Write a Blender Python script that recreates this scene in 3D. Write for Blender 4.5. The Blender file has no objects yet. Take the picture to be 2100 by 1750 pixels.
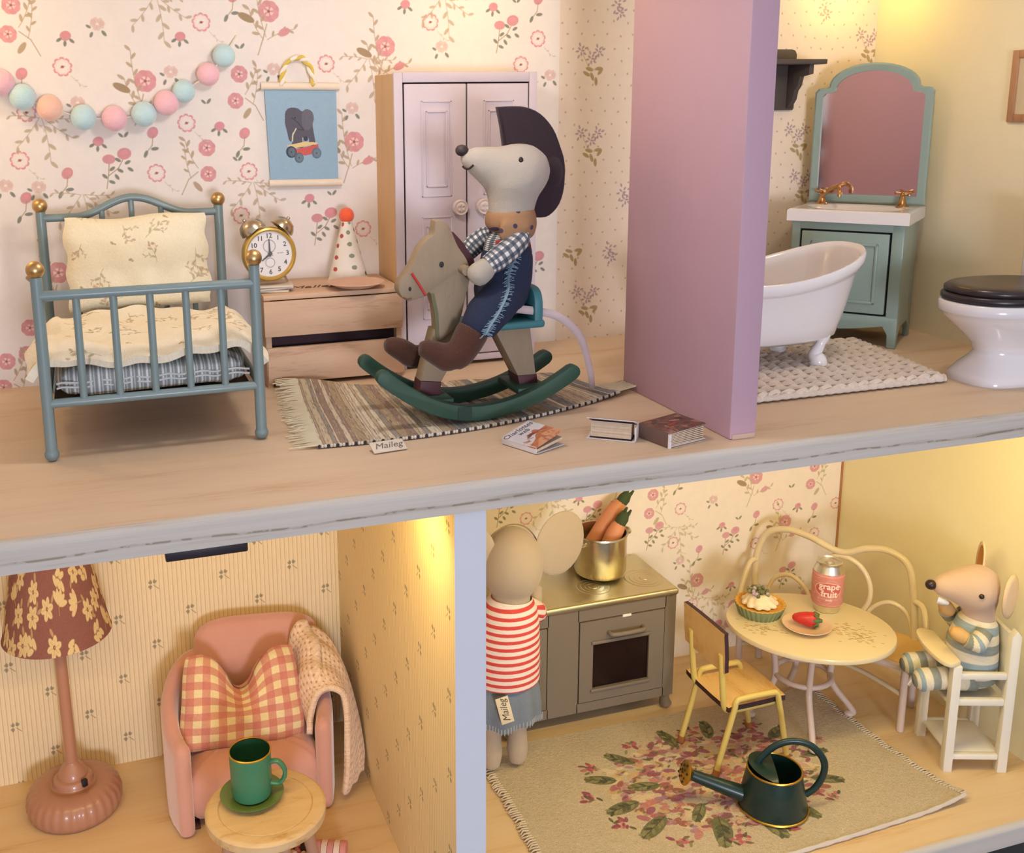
import bpy, bmesh, math, random
import numpy as np
from mathutils import Vector, Matrix, Euler
from mathutils.bvhtree import BVHTree
random.seed(7)
rng = np.random.RandomState(5)
S = bpy.context.scene
COL = S.collection
PI = math.pi
def R(d): return math.radians(d)
def lin(c):
    if isinstance(c, str):
        c = c.lstrip('#'); c = ''.join(k*2 for k in c) if len(c) == 3 else c; c = [int(c[i:i+2], 16)/255 for i in (0, 2, 4)]
    return tuple((v/12.92 if v <= .04045 else ((v+.055)/1.055)**2.4) for v in c)

# ------------------------------------------------------------------ camera, world, daylight, exposure
cam_d = bpy.data.cameras.new('camera'); cam = bpy.data.objects.new('camera', cam_d); COL.objects.link(cam)
def cam_axes(yaw, pitch, roll):
    y, p, r = R(yaw), R(pitch), R(roll)
    f = Vector((math.sin(y)*math.cos(p), math.cos(y)*math.cos(p), math.sin(p)))
    rt = Vector((math.cos(y), -math.sin(y), 0)); up = rt.cross(f)
    return f, rt*math.cos(r)+up*math.sin(r), -rt*math.sin(r)+up*math.cos(r)
_f, _r, _u = cam_axes(17.4456, -12.3092, -.7788)
cam.matrix_world = Matrix(((_r.x, _u.x, -_f.x, 1.5), (_r.y, _u.y, -_f.y, -5.4203), (_r.z, _u.z, -_f.z, 2.1806), (0, 0, 0, 1)))
cam_d.sensor_width = 36; cam_d.sensor_fit = 'HORIZONTAL'; cam_d.lens = 2130.2471*36/2100
cam_d.shift_x = 190.1019/2100; cam_d.shift_y = -195.6741/2100
cam_d.clip_start = .05; cam_d.clip_end = 200
S.camera = cam
S.view_settings.view_transform = 'Standard'; S.view_settings.look = 'None'
S.view_settings.gamma = 1; S.view_settings.use_curve_mapping = False; S.view_settings.exposure = 0
W = bpy.data.worlds.new('world'); S.world = W; W.use_nodes = True
_bg = W.node_tree.nodes['Background']; _bg.inputs[0].default_value = lin('#d6d2d6') + (1,); _bg.inputs[1].default_value = .80
def area(name, loc, target, size, power, col, sy=None):
    l = bpy.data.lights.new(name, 'AREA'); l.energy = power; l.color = lin(col)
    l.size = size
    if sy: l.shape = 'RECTANGLE'; l.size_y = sy
    o = bpy.data.objects.new(name, l); COL.objects.link(o); o.location = loc
    o.rotation_euler = (Vector(target)-Vector(loc)).to_track_quat('-Z', 'Y').to_euler(); return o
def point(name, loc, power, col, rad=.06):
    l = bpy.data.lights.new(name, 'POINT'); l.energy = power; l.color = lin(col); l.shadow_soft_size = rad
    o = bpy.data.objects.new(name, l); COL.objects.link(o); o.location = loc; return o
DAY = '#e4e7f6'; WARM = '#ffdb90'
area('window_daylight', (2.6, -17, .3), (5.1, 2, 1.0), 3.2, 1600, DAY, 3.0)
area('lamp_living', (1.97, .20, -.26), (2.2, 1.6, -3.5), .45, 28, '#ffd98c', .14)
area('strip_living', (1.4, .24, -.24), (1.4, 2.0, -3.0), 3.6, 46, '#ffd98c', .06)
point('lamp_living_corner', (3.12, .46, -.42), 8.5, '#ffd566', .05)
area('strip_kitchen', (6.3, .30, -.24), (6.3, 1.9, -3.0), 4.4, 66, '#ffe7a2', .06)
point('lamp_kitchen', (6.2, .70, -.42), 12, '#ffe9ac', .07)
point('lamp_kitchen_corner', (7.5, .60, -.40), 12, '#ffe59a', .07)
point('lamp_bathroom', (8.4, 2.85, 3.24), 12, '#ffdc74', .08)
point('lamp_bathroom_front', (7.3, .7, 3.15), 50, '#fff0d6', .15)
point('lamp_bedroom', (.15, 2.3, 3.05), 34, '#ffdc98', .10)
point('fill_bedroom_back', (4.7, 2.45, 3.2), 13, '#ffdf9c', .12)  # unseen fill light, added to warm the back floor and wallpaper strip
point('lamp_bedroom_front', (3.2, .7, 3.15), 86, '#fff5ea', .2)

# ------------------------------------------------------------------ objects
class Thing: pass
def _props(o, label=None, cat=None, group=None, kind=None):
    if label: o['label'] = label
    if cat: o['category'] = cat
    if group: o['group'] = group
    if kind: o['kind'] = kind
def thing(name, label, cat, loc=(0, 0, 0), group=None):
    o = bpy.data.objects.new(name, None); COL.objects.link(o); o.location = loc; o.empty_display_size = .1
    _props(o, label, cat, group); return o
def worldloc(o):
    v = Vector((0, 0, 0))
    while o is not None: v = v + o.location; o = o.parent
    return v

class MB:
    """collects geometry in world coordinates; M is applied to everything added"""
    def __init__(s, M=None): s.V = []; s.F = []; s.U = []; s.I = []; s.M = M
    def add(s, V, F, U=None, mi=0, M=None):
        b = len(s.V); T = s.M if M is None else (s.M @ M if s.M is not None else M)
        for i, v in enumerate(V):
            v = Vector(v)
            if T is not None: v = T @ v
            s.V.append(v); s.U.append(tuple(U[i]) if U is not None else (0, 0))
        for f in F: s.F.append(tuple(b+k for k in f)); s.I.append(mi)
        return s
    def bm(s, bm, mi=0, M=None):
        bm.verts.ensure_lookup_table(); bm.verts.index_update()
        V = [v.co.copy() for v in bm.verts]; F = [[v.index for v in f.verts] for f in bm.faces]; bm.free()
        return s.add(V, F, None, mi, M)
    def box(s, x0, x1, y0, y1, z0, z1, bev=0, seg=2, mi=0, M=None):
        bm = bmesh.new(); bmesh.ops.create_cube(bm, size=1)
        for v in bm.verts: v.co = Vector(((x0+x1)/2+v.co.x*(x1-x0), (y0+y1)/2+v.co.y*(y1-y0), (z0+z1)/2+v.co.z*(z1-z0)))
        if bev: bmesh.ops.bevel(bm, geom=list(bm.edges), offset=min(bev, .49*min(x1-x0, y1-y0, z1-z0)), segments=seg, profile=.5, affect='EDGES', clamp_overlap=True)
        return s.bm(bm, mi, M)
    def prism(s, poly, a, b, plane='XZ', bev=0, seg=2, mi=0, M=None):
        bm = bmesh.new()
        def P(p, t): return (p[0], t, p[1]) if plane == 'XZ' else ((p[0], p[1], t) if plane == 'XY' else (t, p[0], p[1]))
        A = [bm.verts.new(P(p, a)) for p in poly]; B = [bm.verts.new(P(p, b)) for p in poly]; n = len(poly)
        bm.faces.new(A); bm.faces.new(B[::-1])
        for i in range(n): bm.faces.new((A[i], B[i], B[(i+1) % n], A[(i+1) % n]))
        bmesh.ops.recalc_face_normals(bm, faces=list(bm.faces))
        if bev:
            cap = [e for e in bm.edges if (e.verts[0] in A) == (e.verts[1] in A)]
            bmesh.ops.bevel(bm, geom=cap, offset=bev, segments=seg, profile=.5, affect='EDGES', clamp_overlap=True)
        return s.bm(bm, mi, M)
    def tube(s, pts, r, n=10, cap=True, closed=False, mi=0, M=None, up=None, flat=None):
        P = [Vector(p) for p in pts]; m = len(P)
        rs = list(r) if hasattr(r, '__len__') else [r]*m
        fl = flat if flat is not None else 1
        fls = list(fl) if hasattr(fl, '__len__') else [fl]*m
        T = []
        for i in range(m):
            a = P[(i-1) % m] if (closed or i > 0) else P[i]; b = P[(i+1) % m] if (closed or i < m-1) else P[i]
            d = b-a; T.append(d.normalized() if d.length > 1e-9 else Vector((0, 0, 1)))
        u = Vector(up) if up is not None else (Vector((0, 0, 1)) if abs(T[0].z) < .9 else Vector((1, 0, 0)))
        V = []; F = []; U = []
        for i in range(m):
            t = T[i]
            if up is not None: u = Vector(up)
            u = (u - t*u.dot(t));
            if u.length < 1e-6: u = t.orthogonal()
            u.normalize(); w = t.cross(u)
            for k in range(n):
                a = 2*PI*k/n; V.append(P[i]+u*(math.cos(a)*rs[i])+w*(math.sin(a)*rs[i]*fls[i])); U.append((k/n, i/max(1, m-1)))
        for i in range(m if closed else m-1):
            for k in range(n): F.append((i*n+k, i*n+(k+1) % n, ((i+1) % m)*n+(k+1) % n, ((i+1) % m)*n+k))
        if cap and not closed: F.append(tuple(range(n))[::-1]); F.append(tuple((m-1)*n+k for k in range(n)))
        return s.add(V, F, U, mi, M)
    def lathe(s, prof, c=(0, 0, 0), n=32, mi=0, M=None, mod=None, sx=1, sy=1):
        V = []; F = []; U = []; m = len(prof); c = Vector(c); cl = [0]
        for p, q in zip(prof[:-1], prof[1:]): cl.append(cl[-1]+math.hypot(p[0]-q[0], p[1]-q[1])+1e-9)
        for i, (r, z) in enumerate(prof):
            for k in range(n+1):
                a = 2*PI*k/n; q = mod(a, i) if mod else 1
                V.append(c+Vector((math.cos(a)*r*q*sx, math.sin(a)*r*q*sy, z))); U.append((k/n, cl[i]/cl[-1]))
        for i in range(m-1):
            for k in range(n):
                a, b, d, e = i*(n+1)+k, i*(n+1)+k+1, (i+1)*(n+1)+k+1, (i+1)*(n+1)+k
                F.append((a, b, d, e))
        return s.add(V, F, U, mi, M)
    def ell(s, c, r, n=16, m=10, mi=0, M=None):
        rx, ry, rz = r if hasattr(r, '__len__') else (r, r, r); c = Vector(c)
        V = [c+Vector((0, 0, -rz))]; F = []
        for i in range(1, m):
            t = -PI/2+PI*i/m
            for k in range(n): a = 2*PI*k/n; V.append(c+Vector((rx*math.cos(t)*math.cos(a), ry*math.cos(t)*math.sin(a), rz*math.sin(t))))
        V.append(c+Vector((0, 0, rz))); L = len(V)-1
        for k in range(n): F.append((0, 1+(k+1) % n, 1+k)); F.append((L, 1+(m-2)*n+k, 1+(m-2)*n+(k+1) % n))
        for i in range(m-2):
            for k in range(n): F.append((1+i*n+k, 1+i*n+(k+1) % n, 1+(i+1)*n+(k+1) % n, 1+(i+1)*n+k))
        return s.add(V, F, None, mi, M)
    def sheet(s, fn, nu, nv, th=.02, mi=0, M=None, down=False):
        """closed slab: fn(u,v) -> top point; underside is th below along -normal"""
        P = [[Vector(fn(i/nu, j/nv)) for i in range(nu+1)] for j in range(nv+1)]
        N = [[None]*(nu+1) for _ in range(nv+1)]
        for j in range(nv+1):
            for i in range(nu+1):
                du = P[j][min(i+1, nu)]-P[j][max(i-1, 0)]; dv = P[min(j+1, nv)][i]-P[max(j-1, 0)][i]
                q = du.cross(dv); N[j][i] = Vector((0, 0, 1)) if down else (q.normalized() if q.length > 1e-9 else Vector((0, 0, 1)))
        V = []; U = []; F = []; w = nu+1; o = w*(nv+1)
        for j in range(nv+1):
            for i in range(w): V.append(P[j][i]); U.append((i/nu, j/nv))
        for j in range(nv+1):
            for i in range(w): V.append(P[j][i]-N[j][i]*th); U.append((i/nu, j/nv))
        for j in range(nv):
            for i in range(nu):
                a, b, c, d = j*w+i, j*w+i+1, (j+1)*w+i+1, (j+1)*w+i
                F.append((a, b, c, d)); F.append((o+d, o+c, o+b, o+a))
        rim = [i for i in range(nu)] + [j*w+nu for j in range(nv)] + [nv*w+i for i in range(nu, 0, -1)] + [j*w for j in range(nv, 0, -1)]
        for k in range(len(rim)): a, b = rim[k], rim[(k+1) % len(rim)]; F.append((b, a, o+a, o+b))
        return s.add(V, F, U, mi, M)
    def text(s, body, size, M, depth=.002, shear=0, align='CENTER', mi=0, bold=0):
        cu = bpy.data.curves.new('t', 'FONT'); cu.body = body; cu.size = size; cu.align_x = align; cu.align_y = 'CENTER'; cu.shear = shear
        cu.extrude = depth; cu.resolution_u = 3; cu.offset = bold
        o = bpy.data.objects.new('t', cu); COL.objects.link(o)
        dg = bpy.context.evaluated_depsgraph_get(); me = bpy.data.meshes.new_from_object(o.evaluated_get(dg))
        V = [v.co.copy() for v in me.vertices]; F = [list(p.vertices) for p in me.polygons]
        bpy.data.meshes.remove(me); bpy.data.objects.remove(o); bpy.data.curves.remove(cu)
        return s.add(V, F, None, mi, M)
    def build(s, name, mats, parent=None, loc=None, smooth=True, ang=42, sub=0, label=None, cat=None, group=None, kind=None, mods=None):
        if not isinstance(mats, (list, tuple)): mats = [mats]
        off = worldloc(parent) if parent is not None else Vector(loc or (0, 0, 0))
        me = bpy.data.meshes.new(name)
        me.from_pydata([tuple(v-off) for v in s.V], [], s.F); me.update()
        uv = me.uv_layers.new(name='UVMap'); li = np.zeros(len(me.loops), dtype=np.int32); me.loops.foreach_get('vertex_index', li)
        uv.data.foreach_set('uv', np.array(s.U, dtype=np.float32)[li].ravel() if len(s.U) else np.zeros(0, dtype=np.float32))
        for m in mats: me.materials.append(m)
        if any(s.I): me.polygons.foreach_set('material_index', np.array(s.I, dtype=np.int32))
        me.polygons.foreach_set('use_smooth', np.full(len(me.polygons), bool(smooth)))
        if smooth and ang < 180 and not sub: me.set_sharp_from_angle(angle=R(ang))
        o = bpy.data.objects.new(name, me); COL.objects.link(o)
        if parent is not None: o.parent = parent
        else: o.location = off
        if sub: m = o.modifiers.new('sub', 'SUBSURF'); m.levels = sub; m.render_levels = sub
        _props(o, label, cat, group, kind); return o

def fuse(mb, voxel, smooth=6, fac=.6):
    """one continuous skin out of overlapping volumes; returns a new MB"""
    me = bpy.data.meshes.new('f'); me.from_pydata([tuple(v) for v in mb.V], [], mb.F); me.update()
    bm = bmesh.new(); bm.from_mesh(me); bmesh.ops.recalc_face_normals(bm, faces=list(bm.faces)); bm.to_mesh(me); bm.free()
    o = bpy.data.objects.new('f', me); COL.objects.link(o)
    m = o.modifiers.new('r', 'REMESH'); m.mode = 'VOXEL'; m.voxel_size = voxel
    k = o.modifiers.new('s', 'SMOOTH'); k.iterations = smooth; k.factor = fac
    dg = bpy.context.evaluated_depsgraph_get(); e = bpy.data.meshes.new_from_object(o.evaluated_get(dg))
    r = MB(); r.add([v.co.copy() for v in e.vertices], [list(p.vertices) for p in e.polygons])
    bpy.data.meshes.remove(e); bpy.data.objects.remove(o); bpy.data.meshes.remove(me); return r
def surface_y(mb):
    """front (-Y) surface of a shape, so that stitches and eyes lie on the cloth"""
    t = BVHTree.FromPolygons([tuple(v) for v in mb.V], mb.F)
    def f(x, z, lift=0, dflt=0):
        h = t.ray_cast(Vector((x, -9, z)), Vector((0, 1, 0)))
        return Vector((x, (h[0].y if h[0] is not None else dflt)-lift, z))
    return f
def frame(origin, xdir, z=0):
    """local frame: x along xdir (horizontal), y to its left, z up"""
    x = Vector((xdir[0], xdir[1], 0)).normalized(); y = Vector((-x.y, x.x, 0))
    return Matrix(((x.x, y.x, 0, origin[0]), (x.y, y.y, 0, origin[1]), (0, 0, 1, origin[2]), (0, 0, 0, 1)))
def aim(origin, axis, up=(0, 0, 1)):
    """frame whose z runs along axis"""
    z = Vector(axis).normalized(); u = Vector(up)
    x = u.cross(z)
    if x.length < 1e-6: x = Vector((1, 0, 0))
    x.normalize(); y = z.cross(x)
    return Matrix(((x.x, y.x, z.x, origin[0]), (x.y, y.y, z.y, origin[1]), (x.z, y.z, z.z, origin[2]), (0, 0, 0, 1)))
def spline(P, n=8, closed=False):
    P = [Vector(p) for p in P]; out = []; m = len(P)
    for i in range(m if closed else m-1):
        g = lambda k: P[k % m] if closed else P[max(0, min(m-1, k))]
        a, b, c, d = g(i-1), g(i), g(i+1), g(i+2)
        for k in range(n):
            t = k/n; out.append(.5*((2*b)+(c-a)*t+(2*a-5*b+4*c-d)*t*t+(3*b-a-3*c+d)*t**3))
    if not closed: out.append(P[-1])
    return out
def lerp(a, b, t): return a+(b-a)*t
def curve2(P, n=8, closed=False): return [(p.x, p.y) for p in spline([(a, b, 0) for a, b in P], n, closed)]

# ------------------------------------------------------------------ drawn prints (kept in memory, built here)
class Canvas:
    def __init__(s, w, h, bg): s.w, s.h = w, h; s.A = np.zeros((h, w, 3), dtype=np.float32); s.A[:] = s.c(bg)
    def c(s, c):
        if isinstance(c, str): c = c.lstrip('#'); c = ''.join(k*2 for k in c) if len(c) == 3 else c; return np.array([int(c[i:i+2], 16)/255 for i in (0, 2, 4)], dtype=np.float32)
        return np.array(c, dtype=np.float32)
    def _box(s, x0, x1, y0, y1):
        x0, x1, y0, y1 = max(0, int(x0)), min(s.w, int(x1)+2), max(0, int(y0)), min(s.h, int(y1)+2)
        if x1 <= x0 or y1 <= y0: return None
        yy, xx = np.mgrid[y0:y1, x0:x1]; return (slice(y0, y1), slice(x0, x1)), xx+.5, yy+.5
    def _mix(s, sl, m, c): s.A[sl] = s.A[sl]*(1-m[..., None])+s.c(c)*m[..., None]
    def ell(s, x, y, rx, ry, ang, c, a=1, soft=1.0):
        q = max(rx, ry)+2; b = s._box(x-q, x+q, y-q, y+q)
        if b is None: return
        sl, X, Y = b; ca, sa = math.cos(ang), math.sin(ang); u = (X-x)*ca+(Y-y)*sa; v = -(X-x)*sa+(Y-y)*ca
        d = np.sqrt((u/max(rx, .3))**2+(v/max(ry, .3))**2); s._mix(sl, np.clip((1-d)*min(rx, ry)/soft+.5, 0, 1)*a, c)
    def line(s, pts, w, c, a=1):
        for (x0, y0), (x1, y1) in zip(pts[:-1], pts[1:]):
            b = s._box(min(x0, x1)-w-1, max(x0, x1)+w+1, min(y0, y1)-w-1, max(y0, y1)+w+1)
            if b is None: continue
            sl, X, Y = b; dx, dy = x1-x0, y1-y0; L = dx*dx+dy*dy+1e-9
            t = np.clip(((X-x0)*dx+(Y-y0)*dy)/L, 0, 1); d = np.hypot(X-x0-t*dx, Y-y0-t*dy)
            s._mix(sl, np.clip(w/2-d+.5, 0, 1)*a, c)
    def poly(s, pts, c, a=1):
        xs = [p[0] for p in pts]; ys = [p[1] for p in pts]; b = s._box(min(xs), max(xs), min(ys), max(ys))
        if b is None: return
        sl, X, Y = b; m = np.zeros(X.shape, bool)
        for (x0, y0), (x1, y1) in zip(pts, pts[1:]+pts[:1]):
            if y0 == y1: continue
            m ^= ((y0 > Y) != (y1 > Y)) & (X < (x1-x0)*(Y-y0)/(y1-y0)+x0)
        s._mix(sl, m.astype(np.float32)*a, c)
    def leaf(s, x, y, L, ang, c, w=.38, a=1):
        s.ell(x+math.cos(ang)*L/2, y+math.sin(ang)*L/2, L/2, L/2*w, ang, c, a)
    def grain(s, amt): s.A += (rng.rand(s.h, s.w, 1).astype(np.float32)-.5)*amt; return s
    def image(s, name):
        im = bpy.data.images.new(name, s.w, s.h); px = np.ones((s.h, s.w, 4), dtype=np.float32); px[..., :3] = np.clip(s.A, 0, 1)
        im.pixels.foreach_set(px.ravel()); im.update(); im.pack(); return im

# ------------------------------------------------------------------ materials
def _new(name):
    m = bpy.data.materials.new(name); m.use_nodes = True; nt = m.node_tree; return m, nt, nt.nodes['Principled BSDF']
def _mul(nt, col, fac, lo, hi):
    mr = nt.nodes.new('ShaderNodeMapRange'); mr.inputs[3].default_value = lo; mr.inputs[4].default_value = hi; nt.links.new(fac, mr.inputs[0])
    hs = nt.nodes.new('ShaderNodeVectorMath'); hs.operation = 'SCALE'; nt.links.new(col, hs.inputs[0]); nt.links.new(mr.outputs[0], hs.inputs['Scale']); return hs.outputs[0]
def _bump(nt, b, h, st, dist=.01):
    bp = nt.nodes.new('ShaderNodeBump'); bp.inputs['Strength'].default_value = st; bp.inputs['Distance'].default_value = dist
    nt.links.new(h, bp.inputs['Height']); nt.links.new(bp.outputs[0], b.inputs['Normal'])
def _noise(nt, scale, det=3, coord='Object', sc=(1, 1, 1)):
    tc = nt.nodes.new('ShaderNodeTexCoord'); mp = nt.nodes.new('ShaderNodeMapping'); mp.inputs['Scale'].default_value = sc
    nt.links.new(tc.outputs[coord], mp.inputs[0]); n = nt.nodes.new('ShaderNodeTexNoise'); n.inputs['Scale'].default_value = scale; n.inputs['Detail'].default_value = det
    nt.links.new(mp.outputs[0], n.inputs['Vector']); return n.outputs[0]
def mat(name, col, rough=.6, metal=0, var=.06, nsc=9, bump=0, bsc=120, sheen=0, coat=0, spec=.5, trans=0, alpha=1):
    m, nt, b = _new(name); c = lin(col)
    rgb = nt.nodes.new('ShaderNodeRGB'); rgb.outputs[0].default_value = c+(1,)
    nt.links.new(_mul(nt, rgb.outputs[0], _noise(nt, nsc), 1-var, 1+var), b.inputs['Base Color'])
    b.inputs['Roughness'].default_value = rough; b.inputs['Metallic'].default_value = metal
    b.inputs['Specular IOR Level'].default_value = spec
    if sheen: b.inputs['Sheen Weight'].default_value = sheen; b.inputs['Sheen Roughness'].default_value = .5
    if coat: b.inputs['Coat Weight'].default_value = coat; b.inputs['Coat Roughness'].default_value = .08
    if alpha < 1: b.inputs['Alpha'].default_value = alpha
    if trans: b.inputs['Transmission Weight'].default_value = trans
    if bump: _bump(nt, b, _noise(nt, bsc, 2), bump)
    return m
def matimg(name, im, rough=.8, bump=0, bsc=150, sc=None, off=(0, 0), axes=None, sheen=0, ext='EXTEND', coat=0, spec=.4):
    """image print: on UV, or on object axes e.g. axes='XZ' with sc = print size, off = lower corner"""
    m, nt, b = _new(name); t = nt.nodes.new('ShaderNodeTexImage'); t.image = im; t.extension = ext
    tc = nt.nodes.new('ShaderNodeTexCoord')
    if axes:
        sp = nt.nodes.new('ShaderNodeSeparateXYZ'); nt.links.new(tc.outputs['Object'], sp.inputs[0]); cb = nt.nodes.new('ShaderNodeCombineXYZ')
        for k in (0, 1):
            ma = nt.nodes.new('ShaderNodeMath'); ma.operation = 'SUBTRACT'; nt.links.new(sp.outputs['XYZ'.index(axes[k])], ma.inputs[0]); ma.inputs[1].default_value = off[k]
            mb = nt.nodes.new('ShaderNodeMath'); mb.operation = 'DIVIDE'; nt.links.new(ma.outputs[0], mb.inputs[0]); mb.inputs[1].default_value = sc[k]
            nt.links.new(mb.outputs[0], cb.inputs[k])
        nt.links.new(cb.outputs[0], t.inputs[0])
    else: nt.links.new(tc.outputs['UV'], t.inputs[0])
    nt.links.new(_mul(nt, t.outputs[0], _noise(nt, 14), .96, 1.04), b.inputs['Base Color']); b.inputs['Roughness'].default_value = rough; b.inputs['Specular IOR Level'].default_value = spec
    if sheen: b.inputs['Sheen Weight'].default_value = sheen
    if coat: b.inputs['Coat Weight'].default_value = coat
    if bump: _bump(nt, b, _noise(nt, bsc, 2), bump)
    return m
def wood(name, c1, c2, sc=(.5, 7, 7), nsc=2.2, rough=.6, bump=.04):
    m, nt, b = _new(name); n = _noise(nt, nsc, 5, 'Object', sc); n2 = _noise(nt, nsc*9, 3, 'Object', sc)
    ad = nt.nodes.new('ShaderNodeMath'); ad.operation = 'MULTIPLY_ADD'; nt.links.new(n2, ad.inputs[0]); ad.inputs[1].default_value = .35; nt.links.new(n, ad.inputs[2])
    r = nt.nodes.new('ShaderNodeValToRGB'); e = r.color_ramp.elements; e[0].position = .45; e[0].color = lin(c2)+(1,); e[1].position = .82; e[1].color = lin(c1)+(1,)
    k = r.color_ramp.elements.new(.60); k.color = tuple(lerp(a, b_, .75) for a, b_ in zip(lin(c2), lin(c1)))+(1,)
    nt.links.new(ad.outputs[0], r.inputs[0]); nt.links.new(r.outputs[0], b.inputs['Base Color']); b.inputs['Roughness'].default_value = rough
    _bump(nt, b, ad.outputs[0], bump); return m
def dots(name, base, dot, scale=10, r=.16, rough=.9, cols=None, bump=.15):
    m, nt, b = _new(name); tc = nt.nodes.new('ShaderNodeTexCoord'); v = nt.nodes.new('ShaderNodeTexVoronoi'); v.inputs['Scale'].default_value = scale; v.inputs['Randomness'].default_value = .55
    v.voronoi_dimensions = '2D'; sp_ = nt.nodes.new('ShaderNodeSeparateXYZ'); cb_ = nt.nodes.new('ShaderNodeCombineXYZ'); nt.links.new(tc.outputs['Object'], sp_.inputs[0]); nt.links.new(sp_.outputs[0], cb_.inputs[0]); nt.links.new(sp_.outputs[2], cb_.inputs[1]); nt.links.new(cb_.outputs[0], v.inputs['Vector']); lt = nt.nodes.new('ShaderNodeMath'); lt.operation = 'LESS_THAN'; nt.links.new(v.outputs['Distance'], lt.inputs[0]); lt.inputs[1].default_value = r
    mx = nt.nodes.new('ShaderNodeMix'); mx.data_type = 'RGBA'; nt.links.new(lt.outputs[0], mx.inputs[0]); mx.inputs[6].default_value = lin(base)+(1,); mx.inputs[7].default_value = lin(dot)+(1,)
    if cols:
        rp = nt.nodes.new('ShaderNodeValToRGB'); rp.color_ramp.interpolation = 'CONSTANT'; el = rp.color_ramp.elements
        el[0].color = lin(cols[0])+(1,); el[1].position = .5; el[1].color = lin(cols[1])+(1,)
        for i, c in enumerate(cols[2:]): k = el.new(.65+.15*i); k.color = lin(c)+(1,)
        sp = nt.nodes.new('ShaderNodeSeparateColor'); nt.links.new(v.outputs['Color'], sp.inputs[0]); nt.links.new(sp.outputs[0], rp.inputs[0]); nt.links.new(rp.outputs[0], mx.inputs[7])
    nt.links.new(mx.outputs[2], b.inputs['Base Color']); b.inputs['Roughness'].default_value = rough
    if bump: _bump(nt, b, _noise(nt, 150, 2), bump)
    return m
# ------------------------------------------------------------------ wallpapers
PINK, PINK2, PINK3 = '#d09497', '#c07e88', '#e5b4b4'
TAN, TAN2, DKL = '#b39f85', '#a08a6c', '#84857a'
def rose(c, x, y, r, a=1):
    for k in range(8): t = 2*PI*k/8+.3; c.ell(x+math.cos(t)*r*.62, y+math.sin(t)*r*.62, r*.42, r*.34, t+1.57, (PINK, '#d69a9c')[k % 2], a)
    c.ell(x, y, r*.45, r*.4, 0, '#e9c8c0', a)
    for k in range(5): t = 2*PI*k/5; c.ell(x+math.cos(t)*r*.3, y+math.sin(t)*r*.3, r*.16, r*.09, t, PINK2, .7*a)
    c.ell(x, y, r*.14, r*.14, 0, '#9d6a5c', a)
def ringflower(c, x, y, r):
    for k in range(9):
        t = 2*PI*k/9+.2; c.ell(x+math.cos(t)*r*.8, y+math.sin(t)*r*.8, r*.26, r*.20, t+1.57, (PINK, '#d78f93')[k % 2], .95)
        c.ell(x+math.cos(t)*r*.66, y+math.sin(t)*r*.66, r*.2, r*.15, t+1.57, '#ecd6cc', 1)
    c.ell(x, y, r*.16, r*.13, 0, '#a0635c', 1); c.ell(x+r*.2, y+r*.05, r*.06, r*.06, 0, '#b98', .8); c.ell(x-r*.18, y-r*.1, r*.06, r*.06, 0, '#b98', .8)
def twig(c, x, y, ang, L, col, n=5, bend=.3, w=1.6, ll=.2, a=1):
    P = []; t = ang; px, py = x, y
    for i in range(n+1):
        P.append((px, py)); t += bend/n; px += math.cos(t)*L/n; py += math.sin(t)*L/n
    c.line(P, w, col, .75*a)
    for i in range(1, n+1):
        s = 1 if i % 2 else -1; c.leaf(P[i][0], P[i][1], L*ll, ang+bend*i/n+s*.75, col, .42, .9*a)
    return P[-1]
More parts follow.
